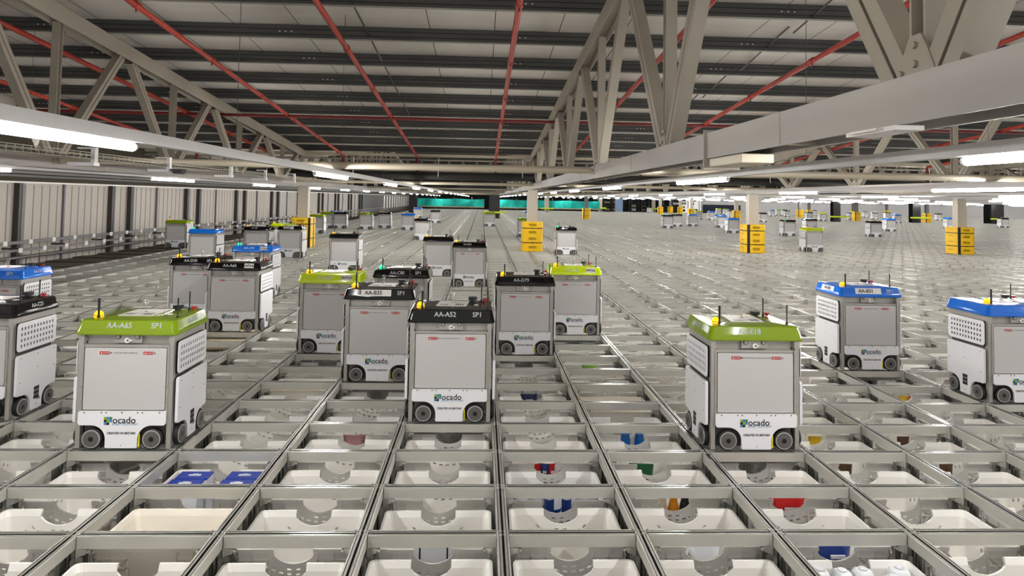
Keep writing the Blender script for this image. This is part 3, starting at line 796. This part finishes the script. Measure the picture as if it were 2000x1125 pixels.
def lid_text(s,kind,x,y0=-.253,size=.050,side=None):
    """lettering on the sloping front of the lid"""
    k={'grey':'letter_grey','black':'letter_black'}[kind]
    me=text_mesh('lettering',s,size,k,bold=.0008,sx=.98)
    if side: me.transform(Matrix.Translation((side*.3195,x,.799))@Matrix.Rotation(side*PI/2,4,'Z')@Matrix.Rotation(PI/2-.27,4,'X'))
    else: me.transform(Matrix.Translation((x,y0-.0022,.799))@Matrix.Rotation(PI/2-.27,4,'X'))
    return me
def plate(w,h,x,side=None):
    mb=MB().box(-w/2,w/2,-h/2,h/2,-.0012,.0003,'label_white').mesh('plate')
    if side: mb.transform(Matrix.Translation((side*.3172,x,.799))@Matrix.Rotation(side*PI/2,4,'Z')@Matrix.Rotation(PI/2-.27,4,'X'))
    else: mb.transform(Matrix.Translation((x,-.2532,.799))@Matrix.Rotation(PI/2-.27,4,'X'))
    return mb
def robot(i,j,lid,label,code=None,sp=None,plated=False,beacon='beacon_amber',bx=-.235,detail=2,sp_plate=None,long=False,side_text=None,dx=0,dy=0):
    x,y=cell_c(i,j)
    r=empty('picking_robot',(x+dx,y+dy-.006,.0)); tag(r,label,'robot','picking robots on the grid')
    L=lambda n,k,par=r,loc=None: link(n,P[k],par,loc)
    L('chassis','chassis')
    fp=L('front_panel','front_panel')
    L('rear_panel','rear_panel')
    if detail>1:
        L('latch_unit','latch_unit')
        for s in (-.135,.145):
            cl=L('caution_label','caution_label',fp,(s,0,.620))
            link('lettering',P['caution_lettering'],fp,(s,0,.620))
        L('lettering','surface_lettering_long' if long else 'surface_lettering',fp)
        ap=L('apron','apron'); lg=L('company_logo','company_logo',ap); tag(lg,'square logo in green, blue and black beside the word'); L('lettering','slogan_lettering',ap)
        tag(L('marker_strip','marker_strip'),'thin yellow strip beside the wheel')
    else:
        L('apron','apron'); L('company_logo','company_logo')
    if detail>1: L('rear_apron','rear_apron')
    for s,suf in ((1,''),(-1,'_left')):
        lo=L('lower_side_cover','lower_side_cover'+suf)
        if detail>1: L('side_logo','side_logo'+suf,lo)
        if detail>1 and s>0: L('lettering','side_lettering',lo)
        L('perforated_cover','perforated_cover'+suf)
    sides=[(sx*WX,-.245,0) for sx in (-1,1)]
    for wx,wy,rz in [(-WX,-.243,0),(WX,-.243,0),(.318,-WY,PI/2),(.318,WY,PI/2),(-.318,-WY,-PI/2),(-.318,WY,-PI/2)]+([(-WX,.235,PI),(WX,.235,PI)] if detail>1 else []):
        w=L('wheel','wheel',r,(wx,wy,WZ+.001)); w.rotation_euler=(0,0,rz); L('wheel_hub','wheel_hub',w)
    ld=link('lid',P[lid],r)
    L('label_plate','label_plate'); 
    if detail>1: L('lifting_eye','lifting_eye')
    L('antenna','thick_antenna',r,(-.225,-.175,.838)); L('antenna','thin_antenna',r,(.225,.16,.838)); L('antenna','thin_antenna',r,(.272,-.13,.834))
    L('beacon',beacon,r,(-.240,-.145,.835))
    L('control_knob','control_knob',r,(.155,.14,.840)); L('stop_button','stop_button',r,(.255,.165,.838))
    if detail>1 and lid in('lid_green','lid_black'): L('sticker','rear_sticker')
    if code:
        if plated:
            link('code_plate',plate(.27,.058,-.03),ld); link('lettering',lid_text(code,'black',-.055,-.2545),ld)
        else: link('lettering',lid_text(code,'grey',-.045),ld)
        if side_text: 
            if plated: link('code_plate',plate(.24,.05,.0,side_text),ld)
            link('lettering',lid_text(code,'black' if plated else 'grey',.0,side=side_text,size=.042),ld)
    if sp:
        if sp_plate: link('code_plate',plate(.115,.055,.185),ld); link('lettering',lid_text(sp,'black',.185,-.2545,.044),ld)
        else: link('lettering',lid_text(sp,'grey',.195),ld)
    return r
def cell_c(i,j): return ((i+.5)*W,(j+.5)*D)
G='picking robots on the grid'
robot(-4,2,'lid_green','large robot at lower left, green lid lettered AA-A65 SP1','AA-A65','SP1',side_text=1)
robot(-1,3,'lid_black','front centre robot, black lid lettered AA-A52 SP1','AA-A52','SP1')
robot(-2,5,'lid_black','robot with a black lid and white code plate AA-B35','AA-B35','SP1',plated=True)
robot(-3,7,'lid_lime','robot with a bright lime lid lettered AA-E49','AA-E49','WP3A',sp_plate=True)
robot(-5,9,'lid_black','black lidded robot AA-A66 with a WP3A sticker, left of centre','AA-A66','WP3A',sp_plate=True)
robot(0,7,'lid_black','black lidded robot lettered AA-D79, right of the front centre one','AA-D79')
robot(2,2,'lid_green','large robot at lower right, green lid lettered AA-E18','AA-E18',None,long=True,side_text=-1)
robot(5,6,'lid_blue','blue lidded robot with white plates reading AA-B31','AA-B31','SP1',plated=True,side_text=-1)
robot(1,9,'lid_lime','lime lidded robot AA-C20 behind the black lidded AA-D79','AA-C20','WP3A',sp_plate=True)
robot(-1,17,'lid_black','black lidded robot lettered AA-E02 further back on the centre line','AA-E02')
robot(-2,8,'lid_black','black lidded robot AA-C80 half hidden behind AA-B35','AA-C80','SP1',beacon='beacon_green')
robot(-6,10,'lid_black','black lidded robot AA-D20, behind and left of AA-A66','AA-D20','SP1')
robot(-6,14,'lid_blue','blue lidded robot AA-C74 behind AA-A66','AA-C74','WP3A',sp_plate=True,beacon='beacon_green')
robot(-8,7,'lid_blue','blue lidded robot cut by the left edge, lettered SP1','AA-C07','SP1',side_text=1)
robot(-6,3,'lid_black','black lidded robot cut by the left edge in the foreground','AA-C21',side_text=1)
robot(6,4,'lid_blue','blue lidded robot cut by the right edge in the foreground')
MID=[(-14,32,'lid_green','beacon_amber','green lidded robot close to the left wall rails'),
(-10,23,'lid_blue','beacon_green','blue lidded robot standing behind AA-D20'),
(-9,26,'lid_black','beacon_amber','black lidded robot lettered AA-A08 behind the blue lidded one','AA-A08'),
(-8,27,'lid_black','beacon_amber','black lidded robot beside the left column guard','AA-A28'),
(-9,30,'lid_green','beacon_amber','green lidded robot directly behind the one beside the left guard'),
(-5,21,'lid_black','beacon_amber','lone black lidded robot between the left and centre columns'),
(-2,20,'lid_black','beacon_amber','black lidded robot just left of and behind AA-E02'),
(16,36,'lid_lime','beacon_amber','lime lidded robot between the second and right columns'),
(3,31,'lid_black','beacon_green','black lidded robot with green beacon just right of the centre column','AA-C63')]
for m in MID: robot(m[0],m[1],m[2],m[4],m[5] if len(m)>5 else None,beacon=m[3],detail=1,plated=(m[0]==-8))
# far robots: small in view, one mesh each
def far_mesh(lid,beacon):
    I=Matrix(); T=Matrix.Translation
    it=[(P['chassis'],I),(P['front_panel'],I),(P['apron'],I),(P['lower_side_cover'],I),(P['lower_side_cover_left'],I),(P['perforated_cover'],I),(P['perforated_cover_left'],I),(P[lid],I),(P['label_plate'],I),
        (P['thick_antenna'],T((-.225,-.175,.838))),(P['thin_antenna'],T((.225,.16,.838))),(P['thin_antenna'],T((.272,-.13,.834))),(P[beacon],T((-.240,-.145,.835))),(P['control_knob'],T((.155,.14,.84)))]
    for wx,wy,rz in [(-WX,-.243,0),(WX,-.243,0),(.318,-WY,PI/2),(.318,WY,PI/2),(-.318,-WY,-PI/2),(-.318,WY,-PI/2)]:
        m=T((wx,wy,WZ+.001))@Matrix.Rotation(rz,4,'Z'); it+=[(P['wheel'],m),(P['wheel_hub'],m)]
    return join_meshes('picking_robot',it)
FM={}
FAR=[(-11,48,'lid_green','a','green lidded robot just right of the left column'),(-12,57,'lid_green','a','green lidded robot behind the one right of the left column'),(-11,57,'lid_black','a','black lidded robot among three near the left wall'),
(-12,61,'lid_blue','a','small blue lidded robot behind the black one near the left wall'),(-9,56,'lid_green','a','green lidded robot standing alone before the dark wall section'),(-8,59,'lid_black','a','black lidded robot with amber beacon before the dark wall section'),
(-6,56,'lid_blue','a','blue lidded robot before the pale slatted wall'),(-4,42,'lid_black','a','black lidded robot with amber beacon left of centre'),(-8,92,'lid_blue','a','far blue lidded robot before the dark left column'),
(-5,74,'lid_black','g','black lidded robot with green beacon left of centre'),(0,67,'lid_green','a','green lidded robot before the dark central column'),(2,47,'lid_green','g','green lidded robot half hidden by the centre guard'),
(4,79,'lid_blue','a','blue lidded robot behind the centre column'),(34,170,'lid_black','g','tiny robot before the far racks'),(16,70,'lid_black','g','black lidded robot leading the row left of the second column'),
(18,75,'lid_black','g','dark lidded robot second in that row left of the second column'),(20,77,'lid_blue','g','blue lidded robot third in that row left of the second column'),(29,110,'lid_lime','g','lime lidded robot beside the distant yellow guard post'),
(30,107,'lid_blue','a','blue lidded robot right of the lime one, far back'),(46,161,'lid_lime','g','very far lime lidded robot above the blue one'),(22,74,'lid_blue','g','pale blue lidded robot behind its neighbour left of the second column'),
(19,60,'lid_blue','a','blue lidded robot nearest the second column, on its left'),(38,125,'lid_black','g','far black lidded robot touching the distant guard'),(46,156,'lid_green','g','far robot with a teal beacon before the navy screen'),
(35,101,'lid_black','a','black lidded robot just right of the second column'),(52,147,'lid_blue','g','far blue lidded robot with teal beacon, right of the second column'),(58,161,'lid_green','g','far green lidded robot in the row under the lamps'),
(60,163,'lid_black','g','far black lidded robot in the row under the lamps'),(54,145,'lid_black','g','far black lidded robot with green beacon under the lamps'),(22,56,'lid_black','g','black lidded robot with green beacon left of the lime lidded one'),
(26,62,'lid_black','g','black lidded robot with green beacon behind the lime lidded one'),(48,119,'lid_black','g','black lidded robot in front of the cluster of far guards'),(66,163,'lid_blue','a','very far blue lidded robot right of the guard cluster'),
(48,114,'lid_lime','a','lime lidded robot behind a lime crash bar'),(57,125,'lid_blue','g','blue lidded robot with teal beacon left of a far guard'),(74,172,'lid_green','a','very far green lidded robot before the pale wall'),
(73,155,'lid_black','a','far black lidded robot just right of a yellow guard'),(65,134,'lid_black','g','far dark lidded robot with two teal beacons behind it'),(29,57,'lid_black','a','dark lidded robot alone between the second and large right columns'),
(37,71,'lid_blue','a','blue lidded robot right behind the lone dark lidded one'),(56,108,'lid_blue','g','far blue lidded robot with teal beacon before the wall'),(71,142,'lid_black','g','far black lidded robot behind the teal beacon one'),
(50,84,'lid_blue','g','blue lidded robot half hidden by the large right column'),(61,92,'lid_black','g','robot with green beacon before the widest dark column'),(76,134,'lid_black','a','far dark lidded robots row end near the large right column')]
for i,j,lid,b,l in FAR:
    k=(lid,'beacon_green' if b=='g' else 'beacon_amber')
    if k not in FM: FM[k]=far_mesh(*k)
    x,y=cell_c(i,j); o=link('picking_robot',FM[k],None,(x,y-.006,0)); tag(o,l,'robot',G)
# ---------------------------------------------------------------- totes
def tote_mesh(kind):
    hx,hy,h=.300,.215,.29
    def ring(hx,hy,z,r): return rrect(hx,hy,r,z,3)
    mb=MB(); k='tote_cream' if kind=='solid' else 'tote_white'
    t=.012
    outer=[ring(hx-.035,hy-.035,-h,.03),ring(hx-.012,hy-.012,-.045,.03),ring(hx-.010,hy-.010,-.02,.03),ring(hx,hy,-.018,.03),ring(hx,hy,0,.03)]
    fl=-h+.02 if kind!='solid' else -.12
    inner=[ring(hx-.012,hy-.012,0,.024),ring(hx-.018-.005,hy-.018-.005,-.03,.024),ring(hx-.030-.008,hy-.030-.008,fl,.024)]
    rings=outer+inner; n=len(rings[0]); vs=[p for r in rings for p in r]
    fs=[(j*n+i,j*n+(i+1)%n,(j+1)*n+(i+1)%n,(j+1)*n+i) for j in range(len(rings)-1) for i in range(n)]
    fs.append(tuple(range(n))[::-1]); fs.append(tuple(range((len(rings)-1)*n,len(rings)*n)))
    mb.add(vs,fs,k)
    me=mb.mesh('tote')
    bm=bmesh.new(); bm.from_mesh(me); bmesh.ops.remove_doubles(bm,verts=bm.verts,dist=1e-6); bmesh.ops.recalc_face_normals(bm,faces=bm.faces); bm.to_mesh(me); bm.free()
    if kind!='solid':
        c=MB()
        # hand cut-outs in both long walls
        U=[(-.098,.02),(-.098,-.035)]+[(-.098+.196*i/12, -.035-.045*math.sin(PI*i/12)**.7) for i in range(1,12)]+[(.098,-.035),(.098,.02)]
        for s in (-1,1): c.prism(U,'y',s*hy-.06,s*hy+.06,k)
        # slots in arcs under the cut-outs (real holes)
        for s in (-1,1):
            for rr,cnt,span,zc in ((.105,6,52,-.020),(.135,8,52,-.020),(.165,9,54,-.030)):
                for q in range(cnt):
                    a=math.radians(-90+(q-(cnt-1)/2)*2*span/(cnt-1))
                    x=rr*1.25*math.cos(a); z=rr*.85*math.sin(a)+zc
                    if abs(x)<.105 and z>-.093-.012*(1-abs(x)/.105) or z>-.05 or (abs(x)>.09 and z>-.055): continue
                    d=Vector((-math.sin(a)*1.25,0,math.cos(a)*.85)).normalized(); p=Vector((x,0,z)); vs=[]; n_=d.cross(Vector((0,1,0)))
                    for yy in (s*hy-.07,s*hy+.07):
                        for e,f in ((-1,-1),(1,-1),(1,1),(-1,1)): vs.append(p+d*(.0115*e)+n_*(.005*f)+Vector((0,yy,0)))
                    c.add(vs,[(0,1,2,3),(7,6,5,4),(0,4,5,1),(1,5,6,2),(2,6,7,3),(3,7,4,0)],k)
        for s in (-1,1):
            for q in range(7):
                for r_ in range(2):
                    y=(q-3)*.042; z=-.10-.05*r_+.02*(q%2)
                    c.box(s*hx-.08,s*hx+.05,y-.008,y+.008,z-.011,z+.011,k)
        me=boolean(me,c.mesh('cut'))
    # outside ribs: horizontal bands and uprights
    r=MB()
    for s in (-1,1):
        y0,y1=sorted((s*(hy-.014),s*(hy-.004)))
        for xa,xb in ((-.27,-.115),(.115,.27)):
            r.box(xa,xb,y0,y1,-.060,-.054,k); r.box(xa,xb,y0,y1,-.100,-.094,k)
        for q in (-.27,-.20,-.12,.12,.20,.27): r.box(q-.003,q+.003,y0,y1,-.24,-.02,k)
        for q in (-1,1): r.bar((q*.13,(y0+y1)/2,-.06),(q*.19,(y0+y1)/2,-.10),.008,.006,k,side=(0,1,0))
        x0,x1=sorted((s*(hx-.014),s*(hx-.004)))
        for q in (-.17,-.09,0,.09,.17): r.box(x0,x1,q-.003,q+.003,-.24,-.02,k)
        r.box(x0,x1,-.19,.19,-.060,-.054,k)
    out=join_meshes('storage_tote',[(me,Matrix()),(r.mesh('r',fix=True),Matrix())])
    # sharp shading
    for p in out.polygons: p.use_smooth=False
    return out
TOTE=tote_mesh('std'); TOTES=tote_mesh('solid')
RIM=-.100
special_cells={}   # (i,j) -> label
def cell(i,j): return ((i+.5)*W,(j+.5)*D)
special_cells.update({
 (-3,0):'cream tote with a shallow solid tray, behind the front rail near the bottom left',
 (-3,1):'white tote holding four blue boxes',
 (0,1):'white tote filled with white bottle caps and red and blue packets',
 (2,-1):'white tote crowded with white milk bottle tops at the bottom edge',
 (2,0):'white tote with a blue foil pouch at its hand cut-out',
 (2,1):'white tote holding a red packet behind its handle cut-out',
 (1,1):'white tote with amber and black bottles at its cut-out',
 (1,3):'white tote with blue and white bottles standing in it',
 (0,5):'white tote packed with white paper rolls',
 (-3,5):'white tote with purple and orange packs in it',
})
hidden=set()
cells=[]
for j in range(-2,40):
    for i in range(I0,30):
        x,y=cell(i,j); z=inview(x,y+.2,-.12,1.06,1.10)
        if z and i>=-13: cells.append((z,i,j))
cells.sort()
NT=296
for n,(z,i,j) in enumerate(cells[:NT]):
    x,y=cell(i,j); sol=(i,j) in ((-3,0),) or (i*7+j*5)%23==4 and j>3
    o=link('storage_tote',TOTES if sol else TOTE,None,(x,y,RIM-(.0 if sol else .004*((i*5+j*3)%4))))
    if (i,j) in special_cells: tag(o,special_cells[(i,j)],'tote','white totes in the grid cells')
    elif sol: tag(o,'white tote with a plain flat cover tray sitting just below the grid tracks','tote','solid totes in the grid cells')
    else: tag(o,'empty white plastic tote with a curved hand cut-out, below the tracks','tote','white totes in the grid cells')
mb=MB()
for z,i,j in cells[NT:]:
    x,y=cell(i,j); h=-.10-.01*((i*3+j)%3); hx,hy=.30,.21
    for s in (-1,1):
        mb.box(x-hx,x+hx,y+s*hy-.012,y+s*hy+.012,h-.20,h,'tote_white'); mb.box(x+s*hx-.012,x+s*hx+.012,y-hy+.012,y+hy-.012,h-.20,h,'tote_white')
    mb.box(x-hx+.012,x+hx-.012,y-hy+.012,y+hy-.012,h-.20,h-.12,'tote_white')
tag(mb.build('distant_totes',fix=False),'far rows of white totes glimpsed between the grid tracks','totes',kind='stuff')
mb=MB()
for z,i,j in cells:
    x,y=cell(i,j)
    mb.box(x-.275,x+.275,y-.185,y+.185,-.74,-.44,'tote_white')
    mb.box(x-.30,x+.30,y-.21,y+.21,-.445,-.42,'tote_white')
tag(mb.build('lower_totes',fix=False),'lower layers of white totes stacked under the top ones','totes',kind='stuff')

# ---------------------------------------------------------------- goods in the totes
def thing(mb,name,label,cat,loc,group=None,rz=0,bevel=0):
    o=mb.build(name,None,bevel,loc); o.rotation_euler=(0,0,rz); return tag(o,label,cat,group)
TB=RIM-.27    # tote floor
def tc(i,j,dx=0,dy=0,z=TB+.002): x,y=cell(i,j); return (x+dx,y+dy,z)
# blue boxes
for n,(dx,dy,l) in enumerate(((-.16,.118,'back left of the four'),(-.17,.0,'front left of the four'),(.15,.118,'back right of the four'),(.14,.0,'front right of the four'))):
    b=MB().box(-.098,.098,-.055,.055,0,.262,'milk_white').box(-.098,.098,-.055,.055,.262,.272,'box_blue').box(-.035,.040,-.012,.012,.272,.2732,'milk_white').box(-.015,.020,.008,.020,.272,.2732,'milk_white')
    thing(b,'blue_box','blue topped carton with a white emblem in the tote, '+l,'box',tc(-3,1,dx,dy),'blue boxes in the tote')
for n,(dx,dy,l) in enumerate(((-.20,.13,'leftmost of the five'),(-.09,.12,'second from the left'),(.02,.13,'middle one of the five'),(.13,.06,'lower one right of the middle'),(.21,.14,'rightmost of the five'))):
    mb=MB(); mb.loft([rrect(.046,.04,.02,0),rrect(.05,.042,.02,.12),rrect(.050,.045,.03,.19),rrect(.044,.04,.03,.225),rrect(.03,.025,.02,.235)],'milk_white',True)
    mb.cyl((0,0,.235),(0,0,.242),.02,'milk_white',12); mb.box(-.05,.05,-.046,-.044,.06,.20,'cap_blue')
    thing(mb,'milk_carton','white milk bottle top at the bottom edge, '+l,'bottle',tc(2,-1,dx,dy,TB+.022),'white bottles in the bottom tote')
for n,(dx,l) in enumerate(((-.215,'first from the left'),(-.105,'second from the left'),(.0,'middle'),(.11,'second from the right'),(.22,'last on the right'))):
    mb=MB(); mb.cyl((0,0,0),(0,0,.225),.049,'milk_white',16); mb.cyl((0,0,.225),(0,0,.238),.045,'milk_white',16); mb.cyl((0,0,.10),(0,0,.12),.0495,'foil_blue',16); mb.cyl((0,0,.212),(0,0,.218),.0496,'foil_blue',16)
    thing(mb,'white_can','white round tub with blue edge in the central tote row, '+l,'tub',tc(0,1,dx,.02+.03*(n%2)),'white tubs in the tote')
def pouch(k,w,h,d=.03,k2=None):
    mb=MB(); rings=[]
    for q,(s,t) in enumerate(((1,.1),(.95,.8),(1,1),(.92,.7),(1,.08))):
        rings.append([(x*w/2*s,y*d/2*t*2,h*q/4) for x,y in ((-1,0),(-.5,-.9),(.5,-.9),(1,0),(.5,.9),(-.5,.9))])
    mb.loft(rings,k,True)
    if k2: mb.box(-w*.3,w*.3,-d*.95,-d*.7,h*.55,h*.66,k2); mb.box(-w*.15,w*.25,-d*.95,-d*.7,h*.75,h*.82,k2)
    return mb
def bottle(body,cap,h,r,capr):
    mb=MB(); mb.cyl((0,0,0),(0,0,h*.72),r,body,14); mb.cyl((0,0,h*.72),(0,0,h*.9),r,body,14,r2=capr); mb.cyl((0,0,h*.9),(0,0,h),capr,cap,14); return mb
NW=-.128
for dx,k,k2,l,r in ((-.07,'packet_red','milk_white','red and white packet on the left behind the white tubs',.3),(-.02,'foil_blue','milk_white','blue and white packet beside the red one behind the white tubs',-.2),(.03,'packet_red','milk_white','red striped packet in the middle behind the white tubs',.1),(.075,'milk_white','foil_blue','silver white packet on the right behind the white tubs',.5)):
    thing(pouch(k,.065,.225,.028,k2),'sweet_packet',l,'packet',tc(0,2,dx,NW+.01),'wrapped packets in the centre',r)
thing(pouch('packet_red',.24,.235,.045,'milk_white'),'crisp_packet','shiny red packet seen through a tote hand cut-out at lower right','packet',tc(2,1,.03,NW))
thing(pouch('foil_blue',.20,.235,.045,'milk_white'),'foil_pouch','blue foil pouch with white print at the lower right','packet',tc(2,0,.02,NW))
for dx,l in ((-.045,'left'),(.06,'right')):
    thing(MB().cyl((0,0,0),(0,0,.24),.030,'foil_blue',16).cyl((0,0,.24),(0,0,.25),.028,'milk_white',14),'blue_bottle','dark blue bottle in the central tote below the white tubs, %s one of two'%l,'bottle',tc(0,1,dx,NW-.01),'blue bottles by the tubs')
for dx,k,l in ((-.055,'card','pale one on the left'),(.015,'amber','amber one in the middle'),(.085,'black','black one on the right')):
    thing(bottle(k,k,.25,.034,.024),'sauce_bottle','sauce bottle seen through the cut-out, '+l,'bottle',tc(1,1,dx,NW-.01),'sauce bottles')
for dx,l in ((-.045,'left'),(.065,'right')):
    mb=MB(); mb.cyl((0,0,0),(0,0,.20),.04,'bottle_blue',14); mb.cyl((0,0,.20),(0,0,.25),.04,'bottle_blue',14,r2=.03)
    thing(mb,'detergent_bottle','bright blue bottle right of the central robots, %s of the pair'%l,'bottle',tc(1,3,dx,NW),'detergent bottles')
for n,dx in enumerate((-.13,0,.13)):
    mb=MB(); mb.cyl((-.055,0,0),(.055,0,0),.055,'milk_white',16); mb.cyl((-.056,0,0),(.056,0,0),.02,'card',12)
    thing(mb,'paper_roll','white paper roll lying in a tote, %s of three'%('left','middle','right')[n],'roll',tc(0,5,dx,.10,TB+.215),'paper rolls')
for n,(dx,k) in enumerate(((-.075,'purple'),(-.02,'orange'),(.035,'purple'),(.09,'orange'))):
    mb=MB(); mb.cyl((0,-.012,0),(0,.012,0),.045,k,14); mb.cyl((0,-.013,0),(0,.013,0),.022,'card',10)
    thing(mb,'round_pack','round %s pack standing in the tote left of the central robots, %s'%(k,('first','second','third','fourth')[n]),'pack',tc(-3,5,dx,NW,TB+.19),'round purple and orange packs')
for n,(i,j,dx,k,lab,cat) in enumerate((
 (5,5,.06,'yellow','yellow packet in a tote right of the blue lidded AA-B31 robot','packet'),
 (5,5,.13,'orange','orange packet beside the yellow one at right','packet'),
 (5,6,.05,'black','dark bundle in the tote just behind the yellow packet','bag'),
 (3,2,-.01,'sauce_brown','brown packet in the tote right of the green lidded AA-E18 robot','packet'),
 (4,2,.02,'sauce_brown','long brown packet in the next tote to the right','packet'),
 (-2,3,-.02,'pink','pink packet behind the cut-out below the middle robots','packet'),
 (1,7,.03,'green','green packet in a tote right of the middle robots','packet'),
 (0,5,-.02,'navy_pack','navy and white packet in a tote right of the front robot','packet'),
 (3,3,.05,'yellow','small yellow packet beside the wheel of the AA-E18 robot','packet'),
 (4,3,.06,'sauce_brown','small brown packet in the tote right of the yellow one','packet'),
 (1,0,.02,'milk_white','crumpled white packet at the bottom centre right','packet'),
 (1,2,-.05,'dark_green','green edged packet two totes behind the sauce bottles','packet'),
 (-1,0,0,'milk_white','white and dark carton standing at the bottom centre','carton'),
 (-3,1,.0,'milk_white','white carton with small red print behind the cream tray','carton'))):
    if cat=='carton':
        mb=MB().box(-.10,.10,-.03,.03,0,.245,'milk_white')
        if n==12: mb.box(-.075,-.067,-.031,-.029,0,.24,'black'); mb.box(.067,.075,-.031,-.029,0,.24,'black')
        else:
            for q in range(4): mb.box(-.08,.05-.02*(q%2),-.031,-.029,.20-.02*q,.206-.02*q,'packet_red')
    else: mb=pouch(k,.10 if i>2 or n==1 else .17,.23,.04,'milk_white' if n==7 else None)
    if n==13: continue
    thing(mb,{'packet':'food_packet','bag':'dark_bag','carton':'drink_carton'}[cat],lab,cat,tc(i,j,dx,NW),None,random.uniform(-.12,.12))
for dx,l in ((-.02,'left'),(.12,'right')):
    mb=MB(); mb.cyl((0,0,0),(0,0,.20),.055,'card',16); mb.cyl((0,0,.20),(0,0,.205),.048,'sauce_brown',16)
    thing(mb,'brown_pot','round brown topped pot at the left edge, %s one'%l,'pot',tc(-5,1,dx,.10,TB+.02),'brown pots')
mb=MB().box(-.29,.29,-.22,.22,0,.02,'wood')
for q in range(5): mb.bar((-.2+q*.1,-.08,.021),(-.13+q*.1,.08 if q%2 else 0,.021),.02,.003,'sauce_brown',side=(1,0,0))
thing(mb,'wooden_board','pale wooden board with dark strokes, lying in a cell behind the green lidded robot','board',tc(-5,8,.0,-.0,-.098))
